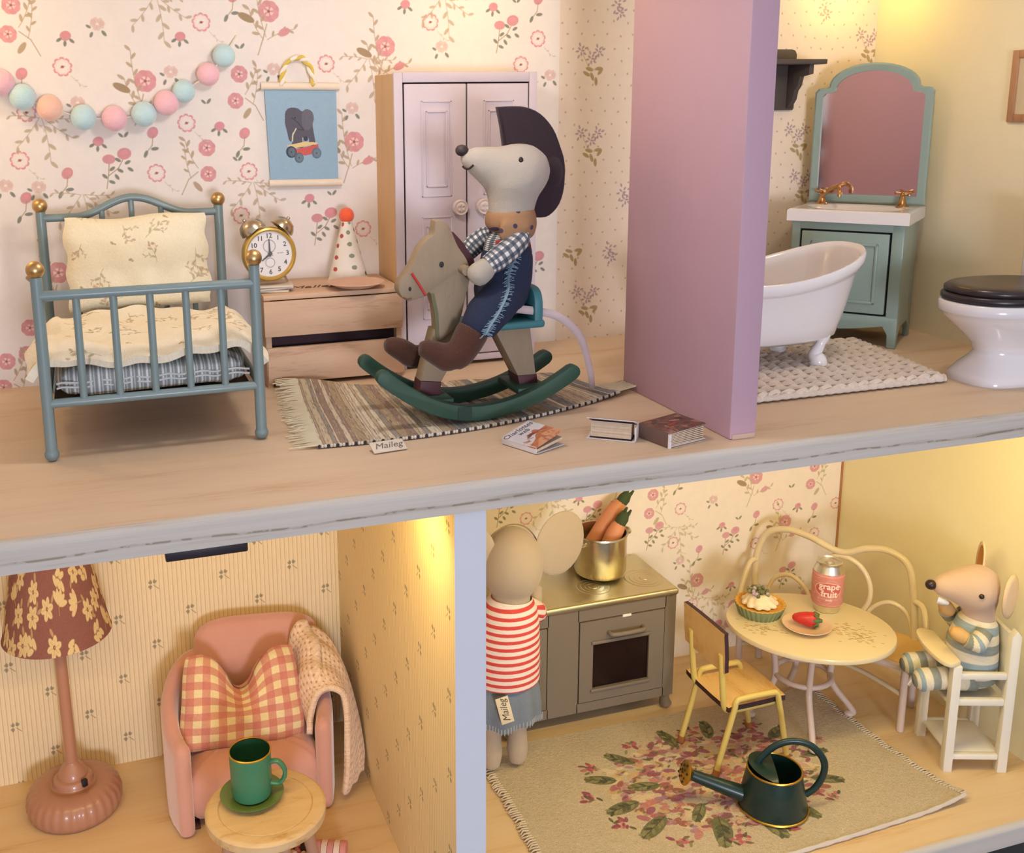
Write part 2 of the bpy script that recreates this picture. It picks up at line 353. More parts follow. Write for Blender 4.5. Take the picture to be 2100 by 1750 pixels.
def motif(c, k, x, y, u):
    """one printed motif of the bedroom paper; u = pixels per unit"""
    if k == 'C': ringflower(c, x, y, .074*u); twig(c, x+.06*u, y-.07*u, -1.0, .12*u, '#cdbca8', 3, .4, 1.2)
    elif k == 'D':
        c.ell(x, y, .042*u, .036*u, .3, PINK); c.ell(x+.01*u, y+.012*u, .02*u, .016*u, 0, '#d98f95')
        for t in (-2.6, -1.7, -.7): c.leaf(x+math.cos(t)*.035*u, y+math.sin(t)*.035*u, .045*u, t, DKL, .5)
    elif k == 'E':
        c.ell(x, y+.05*u, .048*u, .04*u, .9, PINK); c.ell(x+.01*u, y+.06*u, .022*u, .018*u, 0, '#da959a'); c.line([(x, y+.02*u), (x-.01*u, y-.05*u), (x-.06*u, y-.11*u)], 1.5, TAN2, .8)
        c.leaf(x-.02*u, y-.08*u, .06*u, .1, DKL, .45); c.leaf(x-.05*u, y-.09*u, .06*u, -2.0, DKL, .45)
    elif k == 'G':
        c.line([(x-.07*u, y-.16*u), (x-.05*u, y-.05*u), (x-.04*u, y+.04*u)], 1.6, TAN2, .85); c.line([(x-.05*u, y-.06*u), (x+.03*u, y), (x+.07*u, y+.07*u)], 1.6, TAN2, .85)
        c.ell(x-.04*u, y+.07*u, .05*u, .037*u, 0, PINK); c.ell(x+.08*u, y+.11*u, .055*u, .045*u, .2, PINK); c.ell(x+.08*u, y+.12*u, .03*u, .02*u, 0, '#da959a')
        for dx, dy, t in ((-.06, -.08, 2.4), (-.04, -.02, .6), (.02, -.01, -.5), (.05, .05, 2.6), (.08, .03, .5), (-.05, -.1, -.4), (0, -.05, -1), (.1, .0, -.6)): c.leaf(x+dx*u, y+dy*u, .05*u, t, DKL, .5)
    elif k == 'F':
        for q in range(10): t = q*2.4; c.ell(x+math.cos(t)*.035*u, y+math.sin(t)*.03*u, .022*u, .018*u, t, '#d6b6ac', .7)
        c.leaf(x+.03*u, y-.05*u, .05*u, -.9, DKL, .5); c.leaf(x-.05*u, y-.03*u, .04*u, 2.6, DKL, .5); c.leaf(x-.04*u, y-.06*u, .045*u, -2, DKL, .5)
    elif k == 'H': c.leaf(x, y, .05*u, .9, DKL, .45); c.leaf(x-.01*u, y, .045*u, 2.4, DKL, .45)
    elif k == 'J':
        for t, L in ((-1.3, .34), (-.8, .26), (-2.1, .28), (-.2, .2), (2.9, .2)): twig(c, x+math.cos(t)*.02*u, y+.08*u, t, L*u, TAN, 5, -.25 if t < -1 else .25, 1.5, .2, .85)
    elif k == 'A':
        rose(c, x, y, .090*u); e = (x-.02*u, y-.05*u)
        twig(c, x-.05*u, y-.22*u, 2.3, .26*u, TAN, 5, -.5, 1.6, .24); twig(c, x-.03*u, y-.2*u, 1.9, .44*u, TAN, 7, -.3, 1.6, .13); twig(c, x-.02*u, y-.22*u, .6, .24*u, TAN, 5, -.4, 1.6, .2)
        c.line([(x-.1*u, y-.34*u), (x-.05*u, y-.2*u), (x-.02*u, y-.1*u)], 2, TAN, .9); c.leaf(x-.12*u, y-.08*u, .14*u, 2.7, TAN2, .42); c.ell(x+.12*u, y-.16*u, .05*u, .03*u, .4, PINK)
    elif k in ('B', 'B2', 'Bm'):
        m = -1 if k == 'Bm' else 1
        rose(c, x+.02*u, y+.11*u, .072*u); rose(c, x-.02*u*m, y-.10*u, .068*u)
        c.line([(x+.06*u*m, y-.08*u), (x+.14*u*m, y-.14*u), (x+.2*u*m, y-.26*u)], 1.8, TAN, .9)
        twig(c, x+.06*u*m, y-.05*u, .9 if m > 0 else 2.2, .24*u, TAN, 5, .4*m, 1.5, .24); twig(c, x+.12*u*m, y-.13*u, 1.2 if m > 0 else 1.9, .26*u, TAN, 5, .3*m, 1.5, .18); c.leaf(x+.1*u*m, y-.16*u, .1*u, -2.2 if m > 0 else -.9, TAN, .42)
    elif k in ('S', 'P', 'T'):
        V = '#a08a92'; O = '#a8946a'
        def cl(px, py, s=1):
            for q in range(9): t = q*2.4; c.leaf(px+math.cos(t)*.012*u*q*.4*s, py+math.sin(t)*.012*u*q*.5*s, .035*u, t, V, .5, .85)
        if k == 'P': cl(x, y+.03*u, 1.4); cl(x+.03*u, y-.04*u)
        if k == 'T' or k == 'S':
            for dx, dy, t in ((-.02, -.06, -.3), (.03, -.1, -1.2), (.07, -.07, .1), (.08, -.14, -1.5), (.10, -.12, .9), (.02, -.13, 2.6)): c.leaf(x+dx*u, y+dy*u, .075*u, t, O, .42)
        if k == 'S': cl(x-.07*u, y+.09*u); cl(x+.1*u, y+.08*u); cl(x+.03*u, y+.02*u); c.line([(x-.05*u, y+.06*u), (x, y-.04*u), (x+.07*u, y-.08*u)], 1.3, O, .6)
BED = [('B',1.03,2.84),('B2',2.71,2.33),('Bm',2.42,1.75),('A',1.99,2.39),('A',2.99,2.93),('A',3.67,1.88),('A',3.96,2.66),('C',1.38,2.50),('C',2.45,2.84),('C',2.29,2.06),('C',1.01,1.80),('C',2.03,1.67),('C',2.77,1.66),('C',4.36,2.86),('C',3.45,2.52),('C',5.35,2.73),('C',5.19,2.51),('C',2.69,1.30),('C',3.73,1.14),('C',1.09,2.16),('D',1.42,2.73),('D',1.60,1.93),('D',2.55,2.03),('D',2.28,2.73),('D',3.27,1.42),('D',4.14,3.00),('D',4.93,2.99),('E',1.08,2.40),('E',2.02,1.94),('E',2.75,1.92),('E',1.35,1.64),('E',5.35,3.01),('E',2.71,2.99),('E',1.03,1.46),('G',1.71,1.72),('G',5.03,2.77),('G',3.37,1.18),('G',2.17,0.27),('F',1.66,2.82),('F',1.47,2.23),('F',2.19,2.46),('F',1.13,1.59),('F',4.46,2.66),('F',0.89,1.61),('F',3.66,2.16),('F',5.47,2.42),('F',3.01,2.48),('H',1.80,1.96),('H',2.46,2.21),('H',2.75,2.64),('H',2.69,1.75),('H',3.47,1.44),('H',5.15,3.03),('J',1.19,2.04),('J',2.11,2.95),('J',2.80,1.49),('J',3.81,2.48),('J',4.48,3.00),('J',1.45,1.44),('B',0.95,0.37),('B',0.75,0.11),('A',1.22,0.91),('A',.2,2.5),('B',-.2,1.9),('C',.4,1.2),('G',-.1,.8),('A',.3,.4),('C',5.3,1.9),('D',5.3,1.3),('G',5.3,.7)]
BATH = [('S',5.84,2.54),('S',5.85,1.82),('P',6.22,1.33),('P',6.09,0.80),('S',5.84,0.36),('P',6.12,3.00),('T',5.67,0.91),('S',8.82,2.70),('S',8.07,1.81),('P',8.31,3.01),('S',8.16,1.36),('S',7.2,2.4),('P',7.4,1.2),('S',6.7,1.9),('S',6.8,.9)]
KIT = [('A',7.86,-1.64),('B',6.64,-1.78),('B',8.56,-1.71),('A',7.21,-2.69),('A',8.25,-2.19),('C',6.98,-1.87),('C',8.15,-1.98),('C',6.91,-2.23),('C',8.63,-2.37),('C',8.88,-2.06),('C',7.90,-2.38),('C',5.28,-1.74),('C',7.17,-2.95),('D',5.84,-1.61),('D',8.40,-2.03),('D',7.48,-2.12),('G',5.97,-1.80),('G',6.67,-2.12),('G',7.57,-2.30),('G',5.04,-1.64),('E',7.22,-2.39),('E',6.96,-1.58),('E',8.61,-2.11),('E',6.25,-1.60),('E',7.89,-2.10),('F',7.36,-1.82),('F',7.00,-2.44),('J',6.96,-2.14),('J',5.53,-1.65),('J',7.39,-2.99),('H',7.68,-2.08),('H',8.31,-1.81),('D',7.63,-2.81),('G',7.42,-3.33),('F',7.54,-3.30),('B',7.65,-3.15),('A',5.2,-.9),('B',6.3,-.7),('A',7.4,-.6),('C',8.3,-.8),('A',4.2,-1.4),('C',4.1,-2.2),('G',8.3,-2.8),('A',8.6,-3.1)]
U = 230
def paper(name, x0, x1, z0, z1, lst, bg, speck=False, k_=1):
    c = Canvas(int((x1-x0)*U), int((z1-z0)*U), bg)
    if speck:
        n = 0
        for i in range(60):
            for j in range(60):
                px, py = (i+.5*(j % 2)+rng.rand()*.25)*.13*U, (j+rng.rand()*.25)*.11*U
                c.ell(px, py, .011*U, .008*U, rng.rand()*3, '#b49c80', .8)
    for k, x, z in lst: motif(c, k, (x-x0)*U, (z-z0)*U, U*k_)
    return matimg(name, c.grain(.012).image(name), .85, .05, 60, (x1-x0, z1-z0), (x0, z0), 'XZ')
HH = 3.529; DD = 3.254; TT = .18; RX = 8.942; LX = -.75; CZ = 3.36
m_bed = paper('paper_bedroom', LX, 5.56, 0, 3.4, BED, '#e6ddd5')
m_bath = paper('paper_bathroom', 5.56, RX, 0, 3.4, BATH, '#e0d0bf', True)
PINK, PINK2, TAN, DKL = '#d3a0a4', '#c48a94', '#c0b08c', '#8f8a70'
m_kit = paper('paper_kitchen', 3.6, RX, -HH, -.1, KIT, '#eadcca', False, .92)
# striped clover paper: one repeat, tiled
def clover_tile():
    c = Canvas(176, 132, '#ebdab6'); 
    for i in range(16):
        x = 11*i+5; c.line([(x, 0), (x, 132)], 1.7, '#c4a578', .8); c.line([(x+4, 0), (x+4, 132)], .8, '#cdb187', .4)
    for x, y in ((44, 33), (132, 99)):
        c.line([(x+2, y-1), (x+13, y-10)], 1.8, '#a39474', .9)
        for a in (.95, 2.35, 3.75):
            for d in (-.36, .36): c.leaf(x+4*math.cos(a), y+4*math.sin(a), 8.5, a+d, '#948a74', .62, .85)
    return c.grain(.02).image('paper_clover')
im_cl = clover_tile()
m_clx = matimg('paper_clover_back', im_cl, .85, .05, 60, (.61, .565), (.09, -.03), 'XZ', ext='REPEAT')
m_cly = matimg('paper_clover_side', im_cl, .85, .05, 60, (.61, .565), (0, .1), 'YZ', ext='REPEAT')
m_floor = wood('floor_pine', '#dcc5aa', '#cbac8a', (.16, 1.6, 1.6), 3.0, .55, .03)
m_floor2 = wood('floor_pine_lower', '#e2c79e', '#d0aa74', (.16, 1.6, 1.6), 3.0, .55, .03)
m_edge = wood('edge_limed', '#cdc5bb', '#a99c8c', (.14, 3, 5.0), 2.2, .7, .05)
# darker grain dashes running along the board's front edge
_nt = m_edge.node_tree; _b = _nt.nodes['Principled BSDF']; _src = _b.inputs['Base Color'].links[0].from_socket
_tc = _nt.nodes.new('ShaderNodeTexCoord'); _sp = _nt.nodes.new('ShaderNodeSeparateXYZ'); _nt.links.new(_tc.outputs['Object'], _sp.inputs[0])
def _mth(op, a, b_=None, c_=None):
    n = _nt.nodes.new('ShaderNodeMath'); n.operation = op
    for i, q in enumerate((a, b_, c_)):
        if q is None: continue
        if isinstance(q, (int, float)): n.inputs[i].default_value = q
        else: _nt.links.new(q, n.inputs[i])
    return n.outputs[0]
_wv = _mth('MULTIPLY_ADD', _noise(_nt, 1.0, 2, 'Object', (.9, 1, 1)), .07, -.155)
_d = _mth('ABSOLUTE', _mth('SUBTRACT', _sp.outputs[2], _wv)); _band = _mth('SUBTRACT', 1.0, _mth('MINIMUM', _mth('DIVIDE', _d, .011), 1.0))
_dash = _mth('GREATER_THAN', _noise(_nt, 3.0, 3, 'Object', (3.0, 1, 9)), .50); _fac = _mth('MULTIPLY', _mth('MULTIPLY_ADD', _dash, .55, .30), _band)
_mx = _nt.nodes.new('ShaderNodeMix'); _mx.data_type = 'RGBA'; _nt.links.new(_fac, _mx.inputs[0]); _nt.links.new(_src, _mx.inputs[6]); _mx.inputs[7].default_value = lin('#7d6a52')+(1,); _nt.links.new(_mx.outputs[2], _b.inputs['Base Color'])
m_cream = mat('paint_cream', '#e6dcbe', .85, var=.02, bump=.04, bsc=80)
m_cream2 = mat('paint_cream_lower', '#eee3b8', .85, var=.02, bump=.04, bsc=80)
m_white = mat('paint_white', '#d4d6df', .7, var=.02, bump=.03)
m_pinkw = mat('paint_pink', '#bf9cab', .6, var=.02, bump=.03, bsc=60)
m_plain = mat('paint_plain', '#ddd0c4', .85, var=.02)
m_dark = mat('cabinet_dark', '#56585a', .8, var=.1)
def struct(name, mb, m, **k): return mb.build(name, m, None, (0, 0, 0), kind='structure', **k)
def board(name, y0, z0, z1, mtop):
    c = MB(); b = .045
    pr = [(y0, z0)] + [(y0+b*(1-math.cos(a)), z1-b+b*math.sin(a)) for a in [i*PI/12 for i in range(7)]] + [(DD+.15, z1), (DD+.15, z0)]
    x0, x1, n = LX-.2, RX+.25, len(pr)
    V = [(x0, y, z) for y, z in pr]+[(x1, y, z) for y, z in pr]
    for i in range(n): c.add([V[i], V[(i+1) % n], V[n+(i+1) % n], V[n+i]], [(0, 3, 2, 1)], None, 1 if i < 7 else 0)
    c.add(V[:n], [tuple(range(n))], None, 1); c.add(V[n:], [tuple(range(n))[::-1]], None, 1)
    return struct(name, c, [mtop, m_edge], ang=60)
board('floor_upper', 0, -TT, 0, m_floor); board('floor_lower', .10, -HH-TT, -HH, m_floor2)
struct('wall_back_bedroom', MB().box(LX, 5.56, DD, DD+.12, 0, CZ), m_bed)
struct('wall_back_bathroom', MB().box(5.56, RX, DD, DD+.12, 0, CZ), m_bath)
struct('wall_back_living', MB().box(LX, 3.42, DD, DD+.12, -HH, -TT), m_clx)
struct('wall_back_kitchen', MB().box(3.6, RX, DD, DD+.12, -HH, -TT), m_kit)
struct('wall_right_upper', MB().box(RX, RX+.18, .05, DD+.12, 0, CZ), m_cream)
struct('wall_right_lower', MB().box(RX, RX+.18, .12, DD+.12, -HH, -TT), m_cream2)
struct('trim_1', MB().box(RX-.022, RX-.001, DD-.012, DD-.001, -HH, -TT), mat('seam_brown', '#b07a4a', .9), label='brown seam in the kitchen corner')
struct('wall_left_upper', MB().box(LX-.18, LX, .05, DD+.12, 0, CZ), m_plain)
struct('wall_left_lower', MB().box(LX-.18, LX, .12, DD+.12, -HH, -TT), m_plain)
struct('ceiling', MB().box(LX-.2, RX+.25, .05, DD+.15, CZ, CZ+.18), m_plain)
c = MB(); x0, x1, y0, y1, z0, z1 = 3.414, 3.616, .03, DD, -HH, -TT-.012
c.add([(x0, y0, z0), (x0, y1, z0), (x0, y1, z1), (x0, y0, z1)], [(0, 3, 2, 1)], None, 0)
c.add([(x0, y0, z0), (x1, y0, z0), (x1, y0, z1), (x0, y0, z1)], [(0, 1, 2, 3)], None, 1)
c.add([(x1, y0, z0), (x1, y1, z0), (x1, y1, z1), (x1, y0, z1)], [(0, 1, 2, 3)], None, 2)
c.add([(x0, y0, z1), (x1, y0, z1), (x1, y1, z1), (x0, y1, z1)], [(0, 1, 2, 3)], None, 1)
struct('wall_partition_lower', c, [m_cly, m_white, m_plain])
c = MB(); c.box(5.383, 5.583, .176, 1.622, .0, CZ, .012, 2)
wp = struct('wall_partition_upper', c, m_pinkw)
wb = MB(); wb.box(5.40, 5.57, .170, .18, .0, .035, .004).build('bare_wood', mat('bare_wood', '#c9ab9a', .8), wp, label='unpainted bare foot of the partition')
struct('floor_below', MB().box(-30, 40, -30, 20, -4.25, -4.2), m_dark)
# black light bar under the upper board
lb = thing('light_bar', 'thin black light bar fixed under the board above the armchair', 'lamp', (1.97, .19, -TT))
MB().box(1.747, 2.2, .07, .30, -TT-.085, -TT-.001, .01).build('housing', mat('black_plastic', '#2b2029', .45), lb)
MB().box(1.80, 2.15, .11, .26, -TT-.089, -TT-.083, .002).build('diffuser', mat('diffuser', '#e8e0c8', .4), lb)
# ------------------------------------------------------------------ bedroom
m_steel = mat('bed_enamel', '#778a8c', .45, var=.04, coat=.15)
m_brass = mat('brass_gold', '#cba874', .36, 1, var=.08)
m_thread = mat('thread_cream', '#e3d7c4', .9)
m_felt = {k: mat('felt_'+k, c, .95, var=.08, bump=.5, bsc=70, sheen=.5) for k, c in dict(pink='#f0bcc6', blue='#bcdbe0', peach='#f3c2ad').items()}
# garland
g = thing('pom_pom_garland', 'string of pink, pale blue and peach felt balls hung on the floral wall', 'garland', (1.73, 3.15, 2.1))
GP = [(.62, 2.56, 'blue'), (.79, 2.47, 'blue'), (.935, 2.383, 'pink'), (1.078, 2.276, 'blue'), (1.263, 2.193, 'peach'), (1.505, 2.118, 'blue'), (1.733, 2.106, 'pink'), (1.958, 2.136, 'blue'), (2.135, 2.219, 'pink'), (2.275, 2.307, 'blue'), (2.472, 2.437, 'pink'), (2.603, 2.578, 'blue')][1:]
for x, z, k in GP:
    MB().ell((x, 3.15, z), .098 if x < 2.2 else .09, 20, 14).build('felt_ball', m_felt[k], g)
MB().tube(spline([(LX+.02, 3.23, 2.9)]+[(x, 3.15, z) for x, z, k in GP]+[(2.72, 3.235, 2.74)], 5), .006, 5).build('string', m_thread, g)
# bed
bed = thing('metal_bed', 'blue-grey metal doll bed with barred ends and brass ball finials', 'bed', (1.81, 2.1, 0))
xl, xr, yf, yb = 1.15, 2.482, 1.265, 2.95
def bpost(x, y, h, ball):
    c = MB(); c.tube([(x, y, .05), (x, y, h)], .036, 14); c.ell((x, y, .045), (.046, .046, .045), 14, 10)
    o = c.build('leg_post', m_steel, bed); MB().ell((x, y, h+.045), .056, 18, 12).build('finial', m_brass, o)
for x, y, h in ((xl, yf, 1.18), (xr, yf, 1.18), (xl-.012, yb, 1.425), (xr-.012, yb, 1.425)): bpost(x, y, h, 1)
MB().tube([(xl, yf, 1.06), (xr, yf, 1.06)], .033, 12).build('foot_rail', m_steel, bed)
MB().tube([(xl, yf, .375), (xr, yf, .375)], .030, 12).build('lower_rail', m_steel, bed)
for k in range(1, 6):
    x = lerp(xl, xr, k/6); MB().tube([(x, yf, .37), (x, yf, 1.06)], .024, 10).build('spindle', m_steel, bed)
hx = lambda t: lerp(xl-.012, xr-.012, t)
def hz(t): return 1.375 + (.135*(.5-.5*math.cos(2*PI*(t-.18)/.66)) if .18 < t < .84 else 0)
MB().tube([(hx(i/40), yb, hz(i/40)) for i in range(41)], .030, 12).build('head_arch', m_steel, bed)
MB().tube([(hx(0), yb, .45), (hx(1), yb, .45)], .028, 10).build('lower_rail', m_steel, bed)
for k in range(1, 6): MB().tube([(hx(k/6), yb, .45), (hx(k/6), yb, hz(k/6))], .022, 10).build('spindle', m_steel, bed)
for x in (xl, xr): MB().tube([(x, yf, .385), (x, yb, .40)], .026, 10).build('side_rail', m_steel, bed)
MB().box(xl+.03, xr-.03, yf+.14, yb-.03, .318, .340, .008).build('slat_base', mat('slat_dark', '#5d4a44', .8), bed)
# mattress: blue grey ticking
cv = Canvas(520, 64, '#8b9294')
for i in range(26):
    for d, w, cc in ((0, 5.0, '#d9dcdc'), (8, 2.6, '#c4c8c9')): cv.line([(i*20+4+d, 0), (i*20+4+d, 64)], w, cc, .9)
    cv.line([(i*20+17, 0), (i*20+17, 64)], 1.2, '#71787b', .7)
m_tick = matimg('ticking', cv.grain(.08).image('ticking'), .95, .3, 120, (1.3, .3), (-.66, .0), 'XZ', ext='REPEAT')
def superpad(x0, x1, y0, y1, z0, z1, n=26, wob=.01, ed=.35):
    c = MB(); cx, cy, cz = (x0+x1)/2, (y0+y1)/2, (z0+z1)/2; a, b, h = (x1-x0)/2, (y1-y0)/2, (z1-z0)/2
    V = []; F = []; m = 14
    sg = lambda v, p: math.copysign(abs(v)**p, v)
    for j in range(m+1):
        t = -PI/2+PI*j/m
        for k in range(n*2):
            p = PI*k/n; r = sg(math.cos(t), .45)
            V.append((cx+a*r*sg(math.cos(p), .22)+wob*math.sin(7*p+j), cy+b*r*sg(math.sin(p), .22)+wob*math.cos(9*p), cz+h*sg(math.sin(t), .6)+wob*.6*math.sin(11*p+2*t)))
    for j in range(m):
        for k in range(n*2): F.append((j*2*n+k, j*2*n+(k+1) % (2*n), (j+1)*2*n+(k+1) % (2*n), (j+1)*2*n+k))
    return c.add(V, F)
mtt = thing('mattress', 'grey-blue striped mattress lying in the metal bed', 'mattress', (1.82, 2.1, .35))
mt = superpad(1.20, 2.432, 1.325, 2.89, .350, .582)
sm_ = MB()
for q in (.452, .482): sm_.tube([(1.21+1.22*i/40, 1.328+.006*math.sin(i*1.7), q+.006*math.sin(i*.9)) for i in range(41)], .007, 6)
mt.build('ticking_cover', m_tick, mtt); sm_.build('stitched_seam', mat('seam_white', '#c6c9c9', .9), mtt)
# printed cream cotton for quilt and pillow
def sprigs(name, w, h, n, seed, bg='#e9dfc2'):
    r = random.Random(seed); c = Canvas(w, h, bg); pts = []
    for _ in range(4000):
        x, y = r.random()*w, r.random()*h
        if all((x-a)**2+(y-b)**2 > (w*h/n)*.55 for a, b in pts):
            pts.append((x, y))
            if len(pts) >= n: break
    for i, (x, y) in enumerate(pts):
        a = r.random()*6.28; L = 34+r.random()*24
        if i % 3 == 2:
            c.ell(x, y, 4, 3, a, '#a39a6a', .8); c.ell(x+5, y-3, 2.4, 2, a, '#b2866a', .7); continue
        twig(c, x, y, a, L, '#b0a67f', 4, r.uniform(-.5, .5), 1.5, .25, .85); twig(c, x+math.cos(a)*L*.3, y+math.sin(a)*L*.3, a+.8, L*.6, '#b7a98a', 4, .4, 1.3, .3, .8)
        twig(c, x+math.cos(a)*L*.5, y+math.sin(a)*L*.5, a-.8, L*.5, '#b39c86', 3, .4, 1.3, .3, .8)
        for q in range(4): c.ell(x+math.cos(a)*L+r.uniform(-8, 8), y+math.sin(a)*L+r.uniform(-8, 8), 3.2, 2.6, 0, '#c2a08a', .7)
    return c.grain(.05).image(name)
m_quilt = matimg('quilt_print', sprigs('quilt_print', 430, 400, 30, 3, '#eee5cf'), .95, .4, 60)
m_pill = matimg('pillow_print', sprigs('pillow_print', 300, 205, 15, 8), .95, .35, 60)
def quilt(u, v):
    x = lerp(1.03, 2.56, u); y = lerp(1.328, 2.42, v)
    e = max(0, abs(u-.5)-.40)/.10; z = .70+.035*math.sin(u*9+v*4)*math.sin(v*7)+.012*math.sin(u*31+v*5)
    z -= .13*e**1.6; 
    f = max(0, .16-v)/.16; z -= f**1.4*(.062+.03*math.sin(u*7-1.2)); y -= f*.01
    if u < .12: z -= .02*math.sin(v*14)
    if v > .9: z += .03*(v-.9)*10*math.sin(u*3)
    return (x+.012*math.sin(v*17), y+.02*math.sin(u*13)*(v > .5), z)
MB().sheet(quilt, 60, 44, .055).build('quilt', m_quilt, None, (1.8, 1.9, .62), ang=70, label='cream sprig-print quilt spread over the metal bed', cat='quilt')
# pillow
def padded(w, h, t, n=26, pinch=.0, corner=.07, pw=.45, crease=None, rnd=0):
    """soft cushion in its own XZ plane, front towards -Y"""
    V = []; F = []; U = []
    for side in (-1, 1):
        for j in range(n+1):
            for i in range(n+1):
                a, b = i/n*2-1, j/n*2-1
                k = (max(0, 1-a*a)**pw)*(max(0, 1-b*b)**pw); A0_, B0_ = a, b
                a, b = a*math.sqrt(1-rnd*b**4/2), b*math.sqrt(1-rnd*a**4/2)
                x = a*w/2*(1-corner*(1-b*b)); z = b*h/2*(1-corner*(1-a*a)); y = side*t/2*k
                if crease: x, y, z = crease(a, b, x, y, z, side)
                V.append((x, y, z)); U.append((i/n, j/n))
    q = (n+1)*(n+1)
    for j in range(n):
        for i in range(n):
            a, b, c, d = j*(n+1)+i, j*(n+1)+i+1, (j+1)*(n+1)+i+1, (j+1)*(n+1)+i
            F.append((a, b, c, d)); F.append((q+d, q+c, q+b, q+a))
    return V, F, U
def pcre(a, b, x, y, z, s):
    z += -.012*(1-a*a)*(b > 0)*b + .012*math.sin(a*5)*(b > .5); return x+.012*math.sin(b*9), y+.012*math.sin(a*11+b*5)*(1-a*a)*(1-b*b), z
V, F, U_ = padded(1.06, .72, .30, crease=pcre, corner=.03, rnd=.14)
pm = MB(Matrix.Translation((1.815, 2.60, 1.06)) @ Euler((R(-14), R(-1.5), R(-4))).to_matrix().to_4x4()); pm.add(V, F, U_)
pm.build('bed_pillow', m_pill, None, (1.82, 2.6, .72), ang=80, label='cream sprig-print pillow propped against the bed head', cat='pillow')
# poster
po = thing('hanging_poster', 'blue toy elephant poster with cream battens and yellow white cord', 'poster', (3.23, 3.235, 1.53))
def pp(px, py): return ((px-340)/510*250, (890-py)/610*300)
c = Canvas(250, 300, '#93b0c4')
E1 = [(470,470),(478,430),(500,410),(535,404),(570,412),(596,428),(622,414),(650,418),(672,440),(676,480),(666,515),(672,560),(682,640),(640,645),(632,600),(600,598),(592,662),(512,656),(520,600),(522,560),(512,590),(508,622),(490,612),(480,560),(470,515)]
c.poly([pp(*q) for q in curve2(E1, 4, True)], '#5b5a66'); c.poly([pp(*q) for q in curve2([(600,432),(640,418),(672,440),(674,480),(650,540),(610,548),(590,500)], 4, True)], '#6a6874')
c.line([pp(*q) for q in ((520,470),(560,500),(600,548),(560,545))], 3, '#45434f'); c.line([pp(*q) for q in ((545,540),(520,580),(514,620))], 4, '#d8cfae'); c.line([pp(590,600), pp(592,655)], 3, '#c9c6c6')
c.ell(*pp(612, 605), 8, 8, 0, '#3f4657'); c.ell(*pp(542, 470), 2.5, 2.5, 0, '#2b2a33')
c.poly([pp(*q) for q in ((476,655),(520,668),(700,640),(694,630),(600,625),(478,648))], '#dcc28a'); c.poly([pp(*q) for q in ((476,658),(545,672),(703,642),(706,662),(680,702),(600,716),(540,700))], '#c9605c')
for x, y, r, k in ((502,692,38,'#3c4754'),(558,730,34,'#586a78'),(690,700,36,'#5f7180')): c.ell(*pp(x, y), r*.49, r*.49, 0, k); c.ell(*pp(x+4, y), r*.36, r*.38, 0, '#7b8b98', .6); c.ell(*pp(x, y), 2, 2, 0, '#333')
m_post = matimg('poster_print', c.grain(.05).image('poster_print'), .85, .05, 60)
P4 = [(2.925, 2.33), (3.522, 2.318), (2.943, 1.565), (3.518, 1.555)]
pg = MB()
V = [(P4[2][0], 3.226, P4[2][1]), (P4[3][0], 3.226, P4[3][1]), (P4[1][0], 3.226, P4[1][1]), (P4[0][0], 3.226, P4[0][1])]
pg.add(V+[(a, b+.006, cc) for a, b, cc in V], [(0, 1, 2, 3), (7, 6, 5, 4), (0, 4, 5, 1), (1, 5, 6, 2), (2, 6, 7, 3), (3, 7, 4, 0)], [(0, 0), (1, 0), (1, 1), (0, 1)]*2)
pg.build('paper', m_post, po, smooth=False)
m_batt = mat('batten_cream', '#e6d6c0', .7, var=.04)
MB().tube([(2.895, 3.215, 2.345), (3.545, 3.215, 2.335)], .03, 10, flat=.7).build('batten', m_batt, po)
MB().tube([(2.93, 3.215, 1.558), (3.545, 3.215, 1.548)], .03, 10, flat=.7).build('batten', m_batt, po)
arc = spline([(3.07, 3.21, 2.36), (3.075, 3.21, 2.45), (3.13, 3.21, 2.54), (3.22, 3.21, 2.565), (3.29, 3.21, 2.51), (3.335, 3.21, 2.35)], 14)
for ph, cc, nm in ((0, '#d8bc5a', 'yellow'), (PI, '#eee6d8', 'white')):
    c = MB(); P = []
    for i, p in enumerate(arc): a = i*.42+ph; P.append(p+Vector((math.cos(a)*.012, math.sin(a)*.012-.012, math.cos(a)*.008)))
    c.tube(P, .0165, 8).build('cord_strand', mat('cord_'+nm, cc, .85), po, label=nm+' strand of the hanging cord')
# wardrobe
wd = thing('wardrobe', 'pale mauve two door doll wardrobe with natural wood sides', 'wardrobe', (4.48, 2.96, 0))
m_mauve = mat('paint_mauve', '#ccbfc6', .6, var=.02); m_gap = mat('gap_shadow', '#3f2c30', .9)  # dark colour on inner boards stands in for shade in gaps and drawers
m_wside = wood('wardrobe_wood', '#d8b384', '#c49a66', (2, 2, .3), 1.4)
x0, x1, y0, y1, zt = 3.864, 5.10, 2.69, DD-.004, 2.432
MB().box(x0, x0+.05, y0+.03, y1, .0, zt-.01).build('side_panel', m_wside, wd); MB().box(x1-.05, x1, y0+.03, y1, 0, zt-.01).build('side_panel', m_wside, wd)
MB().box(x0+.05, x1-.05, y0+.03, y1, zt-.06, zt-.01).build('top_panel', m_wside, wd); MB().box(x0+.05, x1-.05, y0+.04, y1, .05, .1).build('bottom_panel', m_wside, wd)
MB().box(x0+.05, x1-.05, y0+.10, y0+.12, .1, zt-.06).build('door_gap_shadow', m_gap, wd)  # dark sheet behind the doors, painted-in shade for the door gaps
fr = MB(); d0, d1, dz0, dz1 = 3.937, 5.03, .085, 2.353
